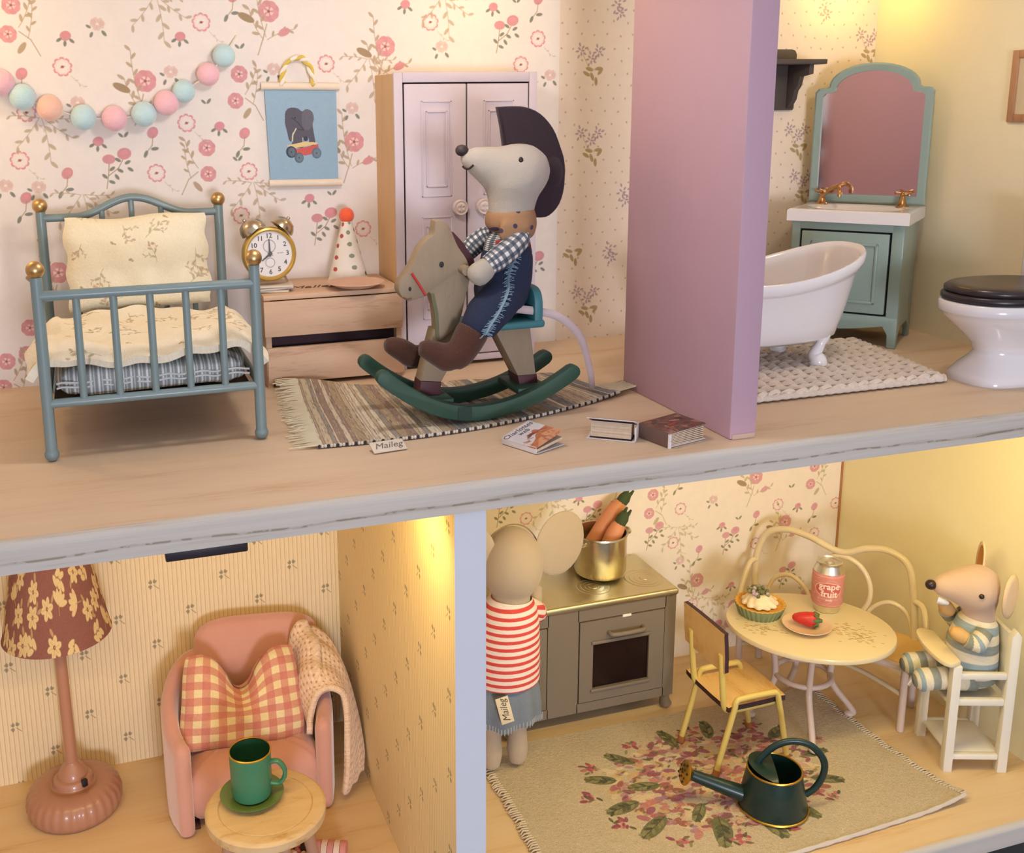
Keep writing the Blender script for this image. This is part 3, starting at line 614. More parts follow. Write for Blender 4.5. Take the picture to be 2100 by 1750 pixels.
fr.box(x0, d0, y0, y0+.03, 0, zt, .005); fr.box(d1, x1, y0, y0+.03, 0, zt, .005); fr.box(d0, d1, y0, y0+.03, dz1, zt, .005); fr.box(d0, d1, y0, y0+.03, .03, dz0, .005)
fr.build('face_frame', m_mauve, wd)
def panel_door(a, b, kn, nm):
    c = MB(); c.box(a, b, y0-.002, y0+.025, dz0+.012, dz1-.012, .006)
    dd = c.build('door', m_mauve, wd); w = b-a; pa, pb = a+w*.26, b-w*.24
    for z0_, z1_ in ((1.44, 2.21), (.42, 1.28)):
        q = MB()
        for t, d in ((0, .012), (.05, .018)):
            u0, u1, v0, v1 = pa+t*.8, pb-t*.8, z0_+t*1.6, z1_-t*1.6
            # raised picture-frame moulding
            for k in ((u0, u1, v0, v0+.014), (u0, u1, v1-.014, v1), (u0, u0+.014, v0, v1), (u1-.014, u1, v0, v1)): q.box(k[0], k[1], y0-.002-d*.7, y0, k[2], k[3], .004)
        q.build('panel_moulding', m_mauve, dd)
    k = MB(); k.lathe([(.0, .07), (.03, .072), (.045, .06), (.058, .066), (.066, .05), (.066, .03), (.03, .02), (.025, 0)], n=24, M=aim((kn, y0-.0, 1.347), (0, -1, 0)))
    for a_ in range(4): k.ell((kn+.024*math.cos(a_*PI/2+.78), y0-.071, 1.347+.024*math.sin(a_*PI/2+.78)), (.012, .008, .012), 8, 6)
    k.build('knob', mat('knob_mauve', '#d6c6c0', .5), dd)
panel_door(d0+.012, 4.472, 4.405, 'l'); panel_door(4.484, d1-.012, 4.612, 'r')
# dresser
dr = thing('dresser', 'low natural wood doll dresser with upper drawer pulled out', 'dresser', (3.29, 2.86, 0))
m_dw = wood('dresser_wood', '#d2b193', '#b68f70', (.5, 2.2, 3.2), 2.4, .65)
dx0, dx1, dy0, dy1, dzt = 2.735, 3.845, 2.50, DD-.006, .745
MB().box(dx0, dx0+.045, dy0+.02, dy1, .0, dzt-.04, .004).build('side_panel', m_dw, dr); MB().box(dx1-.045, dx1, dy0+.02, dy1, 0, dzt-.04, .004).build('side_panel', m_dw, dr)
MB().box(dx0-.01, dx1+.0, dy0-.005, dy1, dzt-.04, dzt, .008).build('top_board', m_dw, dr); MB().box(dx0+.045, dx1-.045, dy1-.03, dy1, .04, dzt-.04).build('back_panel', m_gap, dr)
MB().box(dx0+.045, dx1-.045, dy0+.03, dy1-.03, .03, .06).build('base_board', m_dw, dr); MB().box(dx0+.045, dx1-.045, dy0+.1, dy0+.12, .30, .45).build('drawer_gap_shadow', m_gap, dr)  # second board is dark to paint the shade between the drawers
def drawer(za, zb, out, xa, xb):
    o = MB().box(xa, xb, dy0-out, dy0-out+.035, za, zb, .007).build('drawer', m_dw, dr)
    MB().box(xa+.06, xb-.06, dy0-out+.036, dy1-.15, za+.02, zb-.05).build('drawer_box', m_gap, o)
drawer(.42, .700, .035, dx0-.015, dx1-.005); drawer(.035, .325, .0, dx0+.005, dx1+.012)
MB().text('Maileg', .15, Matrix.Translation((3.17, 2.78, dzt+.002)) @ Matrix.Rotation(R(-2), 4, 'Z'), .001, .35).build('burnt_lettering', mat('burn_brown', '#7a4a30', .9), dr, smooth=False, label='word burnt in brown script')
# booklets under the clock
bk = [('#cdbca8', '#b98f86'), ('#bda694', '#9a8f88'), ('#d8c8b4', '#c3b09a')]
bl = ['tan booklet at the bottom of the stack under the clock', 'middle booklet of the stack under the clock', 'cream booklet at the top of the stack under the clock']
for i in range(3):
    rz = [(-.25), .12, -.08][i]; zz = .747+i*.019
    M_ = Matrix.Translation((2.83+.01*i, 2.72, zz)) @ Matrix.Rotation(rz, 4, 'Z')
    t = thing('booklet', bl[i], 'book', (2.83, 2.72, zz), 'booklets under the clock')
    MB(M_).box(-.14, .14, -.10, .10, .003, .014).build('pages', mat('pages_%d' % i, '#e4d8c4', .9), t)
    c = MB(M_); c.box(-.145, .145, -.105, .105, .0, .003); c.box(-.145, .145, -.105, .105, .014, .017); c.box(-.147, -.144, -.105, .105, 0, .017); c.build('cover', mat('booklet_%d' % i, bk[i][i % 2], .8), t)
# alarm clock
ck = thing('alarm_clock', 'yellow twin bell alarm clock standing on booklets on the dresser', 'clock', (2.82, 2.72, .806))
CM = Matrix.Translation((2.815, 2.72, 1.045)) @ Matrix.Rotation(R(4), 4, 'Z') @ Matrix.Rotation(R(-3), 4, 'X') @ Matrix.Rotation(R(90), 4, 'X')   # local z towards viewer
m_yel = mat('clock_yellow', '#c9a44c', .35, .4, coat=.3); m_bell = mat('bell_metal', '#cdbfa8', .22, 1); m_face = mat('clock_face', '#e9e2de', .6); m_ink = mat('ink_dark', '#2f2a30', .8)
MB(CM).lathe([(.0, -.07), (.17, -.07), (.20, -.05), (.215, 0), (.215, .05), (.205, .075), (.192, .08), (.182, .07), (.178, .052)], n=48).build('case', m_yel, ck)
MB(CM).lathe([(.18, .05), (.0, .05)], n=48).build('dial', m_face, ck)
n_ = MB(CM)
for h in range(1, 13):
    a = PI/2-h*PI/6; n_.text(str(h), .052, Matrix.Translation((math.cos(a)*.143, math.sin(a)*.143, .0515)), .0008, 0, 'CENTER', 0, .001)
n_.build('numerals', m_ink, ck, smooth=False)
MB(CM).lathe([(.052, .0505), (.052, .0515), (.044, .0515), (.044, .0505)], c=(0, .062, 0), n=24).build('inner_ring', mat('ring_grey', '#a9a2a2', .7), ck)
MB(CM).lathe([(.040, .0505), (.040, .0515), (.033, .0515), (.033, .0505)], c=(0, -.068, 0), n=24).build('alarm_dial', mat('ring_grey2', '#a9a2a2', .7), ck)
MB(CM).text('ALARM', .016, Matrix.Translation((.085, .004, .0515)), .0005).build('dial_lettering', mat('ink_grey', '#8a8486', .8), ck, smooth=False)
def hand(a, L, w, z):
    c, s_ = math.cos(a), math.sin(a); p = [(-s_*w-c*.02, c*w-s_*.02), (s_*w-c*.02, -c*w-s_*.02), (c*L+s_*w*.4, s_*L-c*w*.4), (c*L-s_*w*.4, s_*L+c*w*.4)]
    return MB(CM).prism(p, z, z+.003, 'XY').build('hand', m_ink, ck, smooth=False)
hand(R(90.5), .12, .009, .054); hand(R(217), .085, .010, .058); MB(CM).lathe([(.014, .05), (.014, .064), (0, .065)], n=14).build('hub', m_ink, ck); hand(R(-25), .03, .003, .053)
MB(CM).lathe([(.181, .056), (.12, .0685), (.06, .074), (0, .076)], n=40).build('glass', mat('clock_glass', '#ffffff', .03, alpha=.10), ck)
for s_ in (-1, 1):
    ax = Vector((s_*.62, .78, 0)); o_ = Vector((s_*.125, .205, 0))
    b = MB(CM); b.lathe([(r*1.18, z*1.25) for r, z in [(.0, .06), (.03, .058), (.062, .042), (.082, .012), (.088, -.012), (.083, -.014), (.076, .008), (.0, .035)]], n=28, M=aim(o_, ax, (0, 0, 1)))
    b.ell(o_+ax*.082, .015, 10, 8); o2 = b.build('bell', m_bell, ck)
    MB(CM).tube([o_-ax*.03, o_+ax*.03], .012, 8).build('bell_stem', m_bell, o2)
    MB(CM).tube([(s_*.11, -.16, .0), (s_*.145, -.232, .0)], [.012, .009], 8).build('foot', m_bell, ck)
# party hat
ph = thing('party_hat', 'small white cone party hat with spots and orange pom-pom on dresser', 'hat', (3.535, 3.04, .747))
c = Canvas(360, 200, '#e8dfd2')
for i in range(26): c.ell(18+(i*67) % 340, 14+(i*41) % 170, 9*(1+(i*41 % 170)/200), 6.5, 0, ['#56614f', '#c9a066', '#d9a092', '#b5544c', '#8a9478'][i % 5])
m_hat = matimg('hat_spots', c.image('hat_spots'), .9)
MB().lathe([(.17, 0), (.166, .006), (.04, .50), (.0, .52)], c=(3.535, 3.04, .747), n=40).build('cone', m_hat, ph)
MB().ell((3.535, 3.04, 1.285), .066, 18, 12).build('pom_pom', mat('felt_orange', '#ef6038', .95, bump=.6, bsc=60, sheen=.4), ph)
# pink plate on the dresser
def plate(name, label, c, r, m, n=40, h=.05, tilt=None, lip=None):
    M_ = Matrix.Translation(c) @ (tilt or Matrix()); q = MB(M_)
    q.lathe([(0, .006), (r*.5, .006), (r*.62, .012), (r*.97, h-.004), (r, h), (r*.985, h+.004), (r*.62, .022), (r*.5, .016), (0, .016)], n=n)
    return q.build(name, m, None, c, label=label, cat='plate')
plate('doll_plate', 'dusty pink plate lying on the dresser beside the party hat', (3.49, 2.60, .746), .235, mat('plate_pink', '#d5ac94', .5))
# ------------------------------------------------------------------ striped rug, rocking horse, cowboy mouse, books
from math import sin, cos
HY = 1.31
# rug
cols = ['#d3c8b4', '#99938a', '#c0b198', '#858a8e', '#ddd3c0', '#ab977e', '#8f9490', '#c9bba2', '#9a8478', '#7b7a7c', '#d6ccb8', '#b3a48c']
rr = random.Random(4); cv = Canvas(700, 120, '#b7ad9a'); x = 0
while x < 700:
    w = rr.choice([5, 8, 11, 15, 20]); cv.poly([(x, 0), (x+w, 0), (x+w, 120), (x, 120)], rr.choice(cols), .95); cv.line([(x, 0), (x, 120)], 1.5, '#6a5a4e', .6); x += w
for i in range(1800): a, b = rr.random()*700, rr.random()*120; cv.line([(a, b), (a, b+4)], 1.6, rr.choice(['#e0d4c0', '#4d4640', '#8a7a68']), .45)
m_rug = matimg('rug_stripes', cv.grain(.10).image('rug_stripes'), .98, .8, 45)
rg = thing('striped_rug', 'fringed woven rag rug in grey and tan stripes under the rocking horse', 'rug', (4, 1.6, 0))
RA, RB, RC, RD = Vector((2.80, .92, 0)), Vector((5.22, 1.36, 0)), Vector((5.02, 2.12, 0)), Vector((2.93, 2.42, 0))
def rugp(u, v):
    lo = RA.lerp(RB, u)+Vector((0, -.20*sin(PI*u)*(1-.2*u), 0)); hi = RD.lerp(RC, u)+Vector((0, -.12*sin(PI*u), 0))
    p = lo.lerp(hi, v); e = max(0, u-.88)/.12
    return (p.x, p.y, .024+.008*sin(u*23+v*3)*sin(v*5)+.02*e*(1-v)+.07*max(0, v-.7)*max(0, .3-u)*10)
MB().sheet(rugp, 70, 26, .017).build('woven_cloth', m_rug, rg, ang=80)
fm = MB(); m_fr = mat('fringe_cream', '#ddd3b8', .95, var=.1)
for side, u in ((-1, 0), (1, 1)):
    for i in range(90 if side < 0 else 26):
        v = (i+.5)/90; p = Vector(rugp(u, v)); q = Vector(rugp(u+.02*-side, v)); d = (p-q).normalized()
        L = (.15 if side < 0 else .19)*(.8+.4*rr.random())
        fm.tube([p-d*.01, p+d*L*.5+Vector((rr.uniform(-.01, .01), rr.uniform(-.015, .015), -.004)), p+d*L+Vector((rr.uniform(-.02, .02), rr.uniform(-.03, .03), -.012+.012*(side > 0)))], [.007, .006, .004], 4)
fm.build('fringe', m_fr, rg, kind='stuff')
sel = MB()
for i in range(120):
    u = i/120; p = Vector(rugp(u, 0)); sel.ell(p+Vector((0, -.004, -.006)), (.011, .009, .013), 6, 4, mi=i % 3 == 0)
sel.build('selvedge', [mat('selv_light', '#d9d2c6', .95), mat('selv_dark', '#3d3a40', .95)], rg, kind='stuff')
LM = Matrix.Translation((3.215, .745, .03)) @ Matrix.Rotation(R(6), 4, 'Z') @ Matrix.Rotation(R(22), 4, 'X')
tg = MB(LM).box(-.115, .115, -.055, .05, -.003, .004, .002).build('cloth_tag', mat('tag_white', '#ddd0c0', .9), rg, label='white cloth maker tag')
MB(LM).text('Maileg', .075, Matrix.Translation((0, 0, .005)), .0006, .35).build('tag_lettering', mat('tag_ink', '#6e6460', .9), tg, smooth=False)
# rocking horse
rh = thing('rocking_horse', 'wooden rocking horse on dark green rockers with teal seat', 'rocking horse', (4, HY, 0))
m_gr = mat('horse_green', '#254839', .55, var=.12); m_teal = mat('horse_teal', '#3a757e', .5); m_hw = wood('horse_wood', '#94826a', '#7a6850', (3, 3, .8), 2.0, .65); m_hoof = mat('hoof_brown', '#4a2028', .6)
def rz_(x): d = x-3.97; return .034+(.62*d*d if d < 0 else .44*d*d)
def rocker(y, a=3.25, b=4.70):
    top = []; bot = []
    for i in range(37):
        x = lerp(a, b, i/36); t = .105; s = 1.24*(x-3.97) if x < 3.97 else .88*(x-3.97); n = Vector((-s, 1)).normalized()
        bot.append((x, rz_(x))); top.append((x+n.x*t, rz_(x)+n.y*t))
    def capend(p, q): m_ = ((p[0]+q[0])/2, (p[1]+q[1])/2); d = Vector((q[0]-p[0], q[1]-p[1])); nn = Vector((d.y, -d.x)); return [(m_[0]+cos(t)*-d.x/2+sin(t)*nn.x/2, m_[1]+cos(t)*-d.y/2+sin(t)*nn.y/2) for t in (PI*.2, PI*.35, PI*.5, PI*.65, PI*.8)]
    poly = bot + capend(bot[-1], top[-1]) + top[::-1] + capend(top[0], bot[0])
    MB().prism(poly, y-.04, y+.04, 'XZ', .008).build('rocker', m_gr, rh)
rocker(1.075); rocker(1.545)
for xx, w, xt in ((3.66, .14, 3.6), (4.40, .12, 4.4)):
    z = rz_(xx)+.05
    MB().box(xx-w, xx+w, 1.116, 1.504, z, z+.045, .008, M=None).build('cross_board', m_gr, rh)
MB().box(3.80, 3.90, 1.030, 1.036, rz_(3.85)+.02, rz_(3.85)+.10).build('joint_peg', mat('peg_green', '#1d362c', .7), rh)
def legboard(top0, top1, bot0, bot1, y0_, y1_):
    MB().prism([top0, top1, bot1, bot0], y0_, y1_, 'XZ', .008).build('leg', m_hw, rh)
legboard((3.70, .66), (3.98, .66), (3.60, .30), (3.75, .28), 1.24, 1.38); legboard((4.14, .64), (4.42, .64), (4.33, .27), (4.47, .27), 1.24, 1.42)
MB().prism([(3.60, .30), (3.75, .28), (3.74, .19), (3.58, .19)], 1.235, 1.385, 'XZ', .005).build('hoof', m_hoof, rh); MB().prism([(4.325, .272), (4.475, .272), (4.49, .17), (4.35, .17)], 1.235, 1.425, 'XZ', .005).build('hoof', m_hoof, rh)
HP = [(885,451),(899,451),(912,460),(921,480),(932,505),(950,532),(958,560),(953,590),(945,620),(938,650),(926,672),(904,690),(886,697),(884,660),(880,625),(871,596),(862,602),(842,607),(827,610),(814,602),(806,586),(811,568),(823,553),(836,534),(850,506),(866,487),(881,477)]
from_px = lambda x, y, c=.003395: (3.745+(x-895)*.00340*1.0, 1.397-(y-455)*.00335)
hp = [from_px(*q) for q in HP]
hb = MB().prism(curve2(hp, 3, True), HY-.10, HY+.02, 'XZ', .012).build('head_board', m_hw, rh)
MB().prism([from_px(*q) for q in ((872,597),(880,598),(888,640),(890,694),(884,694),(880,640))], HY-.103, HY-.098, 'XZ').build('chest_edge', mat('chest_edge', '#6d6a4c', .8), hb)
MB().prism([from_px(*q) for q in ((918,474),(926,476),(948,500),(970,535),(976,560),(950,566),(936,528),(922,500))], HY-.06, HY+.05, 'XZ', .006).build('mane', mat('mane_leather', '#4a232a', .8), hb)
MB().ell((*[from_px(896,539)[0]], HY-.102, from_px(896,539)[1]), (.017, .006, .021), 12, 8).build('eye', m_ink, hb)
MB().ell((from_px(829,585)[0], HY-.102, from_px(829,585)[1]), (.010, .005, .015), 10, 6).build('nostril', m_ink, hb)
MB().tube([(from_px(x, y)[0], HY-.103, from_px(x, y)[1]) for x, y in ((833,553),(848,577),(862,601))], .009, 6).build('bridle', mat('bridle_red', '#b8322e', .7), hb)
MB().tube([(from_px(x, y)[0], HY-.101, from_px(x, y)[1]) for x, y in ((815,602),(824,606),(832,604))], .006, 6).build('mouth_line', mat('mouth_dark', '#6b4a38', .8), hb)
MB().tube([(3.90, 1.12, 1.075), (3.90, 1.60, 1.075)], .034, 14).build('handle_peg', m_hw, rh)
MB().box(3.88, 4.49, 1.13, 1.49, .635, .69, .02, 3).build('seat', m_teal, rh)
MB().prism(curve2([(1.14, .66), (1.14, .82), (1.19, .90), (1.31, .92), (1.43, .90), (1.48, .82), (1.48, .66)], 5)+[], 4.41, 4.475, 'YZ', .012).build('seat_back', m_teal, rh)
# cowboy mouse
cm = thing('cowboy_mouse', 'cream cloth mouse in cowboy hat and dungarees riding the rocking horse', 'toy mouse', (4.25, HY, .69))
def mp(x, y, dy=0):
    z = 1.797-(y-328)*.00340
    return Vector((4.383+(x-1073)*.003415+.42*dy, HY+dy, z-dy*(2.18-z)/6.73))
m_cream = mat('cloth_cream', '#aca398', .95, var=.04, bump=.3, bsc=110, sheen=.2); m_denim = mat('denim_navy', '#202a44', .95, var=.12, bump=.5, bsc=90); m_boot = mat('felt_boot', '#4b2b1f', .97, var=.15, bump=.5, bsc=80, sheen=.2)
hd = MB()
hd.tube([mp(x, y) for x, y in ((938,318),(946,319),(962,324),(985,332),(1008,342),(1030,349),(1050,356),(1070,363),(1090,372),(1104,382),(1112,388))], [r*.0034 for r in (9,16,26,35,45,57,66,69,62,45,16)], 24, flat=.92)
hd.tube([mp(1052, 372), mp(1050, 410), mp(1046, 452)], [.21, .17, .15], 20)
fz = fuse(hd, .022, 10)
hsurf = surface_y(fz); fz.build('head', m_cream, cm, ang=180)
MB().ell(mp(942, 306), (.046, .045, .040), 14, 10).build('nose', mat('nose_brown', '#33272a', .6), cm)
ex = hsurf(mp(1073, 329, -.2).x, mp(1073, 329, -.2).z, 0, HY-.2)
for s in (-1, 1): MB().ell((ex.x, HY+s*(HY-ex.y), ex.z), (.017, .012, .021), 10, 8).build('eye', mat('eye_black', '#2a1f1c', .3), cm)
MB().tube([hsurf(mp(x, y, -.05).x, mp(x, y, -.05).z, .002, HY-.05) for x, y in ((944,337),(948,341),(954,343),(960,342),(965,335))], .0075, 6).build('mouth_stitch', mat('stitch_brown', '#3a2620', .9), cm)
# hat: felt brim seen from below, crown behind
m_hatf = mat('felt_black', '#2b1c24', .97, var=.12, bump=.35, bsc=100, sheen=.15)
br = [(1021,222),(1050,221),(1084,223),(1118,237),(1148,266),(1168,305),(1180,338),(1180,388),(1167,424),(1141,446),(1115,449),(1090,444),(1062,438),(1046,400),(1040,350),(1030,291)]
bmr = MB().prism([(mp(*q).x, mp(*q).z) for q in ((1034, 310), (1028, 262))]+curve2([(mp(*q).x, mp(*q).z) for q in br[:-3]], 3), HY+.015, HY+.06, 'XZ', .012)
for i, v in enumerate(bmr.V):
    d = (v.x-4.45); v.y += .45*max(0, d)**1.5+.10*max(0, v.z-1.95)
bmr.build('hat_brim', m_hatf, cm)
MB().ell(mp(1108, 352, .27), (.19, .24, .24), 22, 16).build('hat_crown', m_hatf, cm)
# bandana
m_band = dots('bandana_spots', '#9e7858', '#463a55', 9.5, .16, .95)
bd = MB(); bd.tube([mp(1044, 425), mp(1046, 440), mp(1048, 458), mp(1046, 474), mp(1042, 486)], [.168, .180, .186, .172, .11], 24)
bd.prism([(mp(x, y).x, mp(x, y).z) for x, y in ((1004,446),(1068,456),(1050,480),(1014,492),(1000,478))], HY-.195, HY-.150, 'XZ', .01)
fuse(bd, .02, 8).build('bandana', m_band, cm, ang=180)
MB().prism([(mp(x, y).x, mp(x, y).z) for x, y in ((1071,476),(1083,478),(1091,518),(1074,520))], HY-.05, HY+.03, 'XZ', .01).build('bandana_tail', mat('band_back', '#5f3022', .9), cm)
# gingham shirt
cg = Canvas(144, 144, '#ddd8d2')
for i in range(12): cg.poly([(i*12, 0), (i*12+6, 0), (i*12+6, 144), (i*12, 144)], '#2e3a4a', .62); cg.poly([(0, i*12), (0, i*12+6), (144, i*12+6), (144, i*12)], '#2e3a4a', .62)
m_ging = matimg('gingham_navy', cg.grain(.06).image('gingham_navy'), .95, .3, 100, ext='REPEAT')
def sleeve(pts, r, nm, k=(2.0, 1.0)):
    c = MB(); c.tube(pts, r, 20); c.U = [(u*k[0]*.75, v*k[1]*1.0) for u, v in c.U]; c.build(nm, m_ging, cm)
sleeve([mp(1076, 478, -.10), mp(1066, 492, -.15), mp(1044, 512, -.20), mp(1018, 530, -.22), mp(1000, 541, -.22)], [.05, .078, .082, .08, .07], 'sleeve', (.9, .75))
sleeve([mp(1010, 474, .12), mp(990, 480, .16), mp(965, 497, .18), mp(950, 512, .18)], [.05, .07, .075, .065], 'sleeve', (.9, .6))
MB().tube([mp(1042, 470), mp(1040, 495), mp(1036, 520)], [.10, .155, .16], 22, flat=1).build('shirt_body', m_ging, cm)
ha = MB(); ha.tube([mp(1006, 538, -.22), mp(992, 549, -.225), mp(975, 562, -.22), mp(966, 570, -.21), mp(963, 573, -.21)], [.062, .082, .085, .06, .02], 18); fuse(ha, .018, 6).build('paw', m_cream, cm, ang=180)
ha = MB(); ha.tube([mp(956, 506, .18), mp(946, 522, .17), mp(940, 532, .15)], [.055, .062, .03], 16); fuse(ha, .018, 6).build('paw', m_cream, cm, ang=180)
MB().box(*[v for a in ((mp(998, 0).x, mp(1016, 0).x), (HY-.165, HY-.13), (mp(0, 503).z, mp(0, 484).z)) for v in a], .006).build('plaid_patch', mat('plaid_red', '#a33a3a', .9, var=.4, nsc=40), cm, label='red plaid neck patch')
# dungarees: torso and both legs one cloth
dn = MB(); dn.tube([mp(1040, 497), mp(1040, 520), mp(1036, 560), mp(1026, 600), mp(1022, 628)], [.15, .185, .195, .20, .17], 22)
for s in (-1, 1): dn.tube([mp(1040, 600, s*.10), mp(1018, 622, s*.16), mp(994, 646, s*.235), mp(980, 672, s*.27), mp(977, 684, s*.27)], [.14, .15, .145, .13, .11], 18)
fdn = fuse(dn, .022, 7); dsurf = surface_y(fdn); fdn.build('dungarees', m_denim, cm, ang=180)
fr_ = MB()
fr_line = []
for p in spline([mp(1062, 515, -.17), mp(1050, 545, -.19), mp(1036, 590, -.2), mp(1016, 632, -.28), mp(998, 664, -.33), mp(989, 682, -.34)], 14): fr_line.append(dsurf(p.x, p.z, .004, p.y))
fr_.tube(fr_line, .022, 6, flat=.35, up=(0, 1, 0))
for i, p in enumerate(fr_line):
    for s in (-1, 1): fr_.tube([p, p+Vector((s*.04*(.6+.6*rr.random()), -.012, -.008+.02*rr.uniform(-1, 1)))], [.004, .002], 4)
fr_.build('frayed_seam', mat('denim_fray', '#7f98ab', .95), cm)
for s in (-1, 1):
    b = MB(); dx = -0 if s < 0 else -92; dy = 0 if s < 0 else -14
    b.tube([mp(970+dx*.2, 672, s*.27), mp(955+dx*.5, 700+dy, s*.275), mp(938+dx*.8, 728+dy, s*.275), mp(924+dx, 742+dy, s*.27)], [.118, .112, .098, .075], 20)
    b.tube([mp(930+dx, 748+dy, s*.265), mp(915+dx, 735+dy, s*.265), mp(893+dx, 718+dy, s*.265), mp(868+dx, 706+dy, s*.265), mp(855+dx, 703+dy, s*.265)], [.055, .088, .086, .070, .048], 18)
    fuse(b, .02, 8).build('boot', m_boot, cm, ang=180)
MB().tube(spline([mp(1030, 636, .05), mp(1060, 637, -.10), (4.50, 1.16, .735), (4.63, 1.14, .68), (4.80, 1.20, .52), (4.95, 1.34, .24), (5.04, 1.47, .055)], 10), .029, 8, flat=.5).build('tail', mat('tail_lilac', '#c4b2b4', .95, bump=.3), cm)
# books on the floor
def book_cover(cv, name): return matimg(name, cv.grain(.05).image(name), .45, 0, spec=.5)
c = Canvas(180, 240, '#cfcdd2')
c.poly([(0, 0), (180, 0), (180, 120), (140, 118), (90, 96), (60, 60), (0, 40)], '#b9744e'); c.poly([(20, 0), (180, 0), (180, 60), (120, 80), (70, 50)], '#d9a27c', .8)
for i in range(40): c.ell(rr.random()*180, rr.random()*95, 10+rr.random()*10, 5, rr.random()*3, rr.choice(['#a45c3a', '#d5a68a', '#c98a62', '#8a4a34']), .5)
c.ell(96, 118, 34, 12, -.2, '#7d3b30', .9); c.ell(118, 128, 14, 18, .3, '#b8634a', .9); c.ell(70, 112, 20, 8, .3, '#5b3a3a', .8); c.line([(130, 120), (165, 95)], 5, '#6b2f2a', .9)
m_cva = book_cover(c, 'cover_spider')
m_pg = mat('book_pages', '#cdb8a0', .9, var=.15, nsc=40); m_wht = mat('book_white', '#d9d2d2', .6)
ba = thing('paperback_book', 'small white and rust picture book lying open at edge by rug', 'book', (4.25, .47, 0))
A0, A1, A2 = Vector((4.06, .345, .004)), Vector((3.93, .60, .004)), Vector((4.36, .48, .004))
BMa = frame((4.075, .335, 0), (A2-A0).to_2d())
def hinge(a): return Matrix.Rotation(-a, 4, 'Y')
bw, bh = .27, .30
MB(BMa).box(0, bw, 0, bh, .004, .010).build('back_cover', m_wht, ba)
MB(BMa @ hinge(R(7))).box(.004, bw*.97, .006, bh-.006, .012, .03).build('pages', m_pg, ba)
t = MB(BMa @ hinge(R(13))); t.add([(0, 0, .048), (bw, 0, .048), (bw, bh, .048), (0, bh, .048), (0, 0, .042), (bw, 0, .042), (bw, bh, .042), (0, bh, .042)], [(0, 1, 2, 3), (7, 6, 5, 4), (0, 4, 5, 1), (1, 5, 6, 2), (2, 6, 7, 3), (3, 7, 4, 0)], [(0, 0), (1, 0), (1, 1), (0, 1)]*2)
ca = t.build('front_cover', m_cva, ba, smooth=False)
tx = MB(BMa @ hinge(R(13))); tx.text("Charlottes", .062, Matrix.Translation((.125, .262, .0487)), .0004, .15); tx.text('web', .058, Matrix.Translation((.13, .215, .0487)), .0004, .15)
tx.build('cover_title', mat('title_ink', '#3d3a46', .8), ca, smooth=False); MB(BMa).box(-.004, .006, 0, bh, .004, .05, .003).build('spine', m_wht, ba)
# thick book lying, fore edge to the viewer
bb = thing('thick_book', 'thick tan paged book lying flat with dark covers, middle of the three books', 'book', (4.72, .62, 0))
BMb = frame((4.525, .535, 0), (.26, -.20)); m_cdk = mat('cover_dark', '#3d2a30', .5); bd_ = .15
MB(BMb).box(0, .32, -.012, bd_, .001, .007, .002).build('back_cover', m_wht, bb); MB(BMb).box(.02, .30, .0, bd_-.01, .007, .010).build('endpaper', m_cdk, bb)
def fan(a, z): return BMb @ Matrix.Translation((0, bd_, z)) @ Matrix.Rotation(-a, 4, 'X') @ Matrix.Translation((0, -bd_, 0))
for i in range(9): MB(fan(R(1.2+i*2.1), .012+i*.0066)).box(.025, .29, .012+.004*(i % 3), bd_-.005, 0, .0125).build('page_block', m_pg, bb)
tc_ = MB(fan(R(22), .074)).box(.0, .32, -.02, bd_, .004, .010, .002).build('front_cover', m_wht, bb)
MB(fan(R(22), .074)).box(.015, .305, -.005, bd_-.01, .001, .004).build('endpaper', m_cdk, tc_); MB(fan(R(22), .074)).box(.004, .316, -.016, bd_-.004, .010, .0115).build('cover_print', mat('cover_plum', '#5b4148', .5), tc_)
MB(BMb).box(.315, .325, .0, bd_, .003, .10, .004).build('spine', m_wht, bb)
# novel with a dark painted cover
c = Canvas(200, 240, '#6a4b42')
for i in range(110): c.ell(rr.random()*200, rr.random()*240, 8+rr.random()*26, 4+rr.random()*10, rr.random()*3, rr.choice(['#6b4634', '#3a2c2e', '#8a5a44', '#a6766a', '#54403c', '#7c2f28', '#c09a7a']), .55)
c.ell(90, 110, 34, 12, .3, '#a33b30', .9); c.ell(130, 150, 26, 10, -.5, '#c98a72', .8); c.ell(60, 70, 14, 8, 0, '#d07a3a', .7)
m_cvc = book_cover(c, 'cover_painted')
bc = thing('novel', 'small novel with dark painted cover leaning at the partition foot', 'book', (5.08, .42, 0))
BMc = frame((4.925, .165, 0), (.96, .24)); bw, bh, bt = .33, .27, .095
MB(BMc).box(0, bw, 0, bh, .004, .010).build('back_cover', m_wht, bc)
pgm = MB()
for i in range(8):
    MB_ = MB(BMc @ hinge(R(-1+i*.7))); MB_.box(.012, bw-.01-.004*(i % 2), .008, bh-.008, .011+i*.0098, .0185+i*.0098); pgm.V += MB_.V; b0 = len(pgm.V)-len(MB_.V); pgm.F += [tuple(k+b0 for k in f) for f in MB_.F]; pgm.U += MB_.U; pgm.I += MB_.I
pgm.build('pages', m_pg, bc)
t = MB(BMc @ hinge(R(2))); z = bt
t.add([(0, 0, z+.008), (bw, 0, z+.008), (bw, bh, z+.008), (0, bh, z+.008), (0, 0, z), (bw, 0, z), (bw, bh, z), (0, bh, z)], [(0, 1, 2, 3), (7, 6, 5, 4), (0, 4, 5, 1), (1, 5, 6, 2), (2, 6, 7, 3), (3, 7, 4, 0)], [(0, 0), (1, 0), (1, 1), (0, 1)]*2)
t.build('front_cover', m_cvc, bc, smooth=False); MB(BMc).box(-.008, .004, 0, bh, .004, bt+.008, .004).build('spine', mat('spine_brown', '#6a5048', .6), bc)
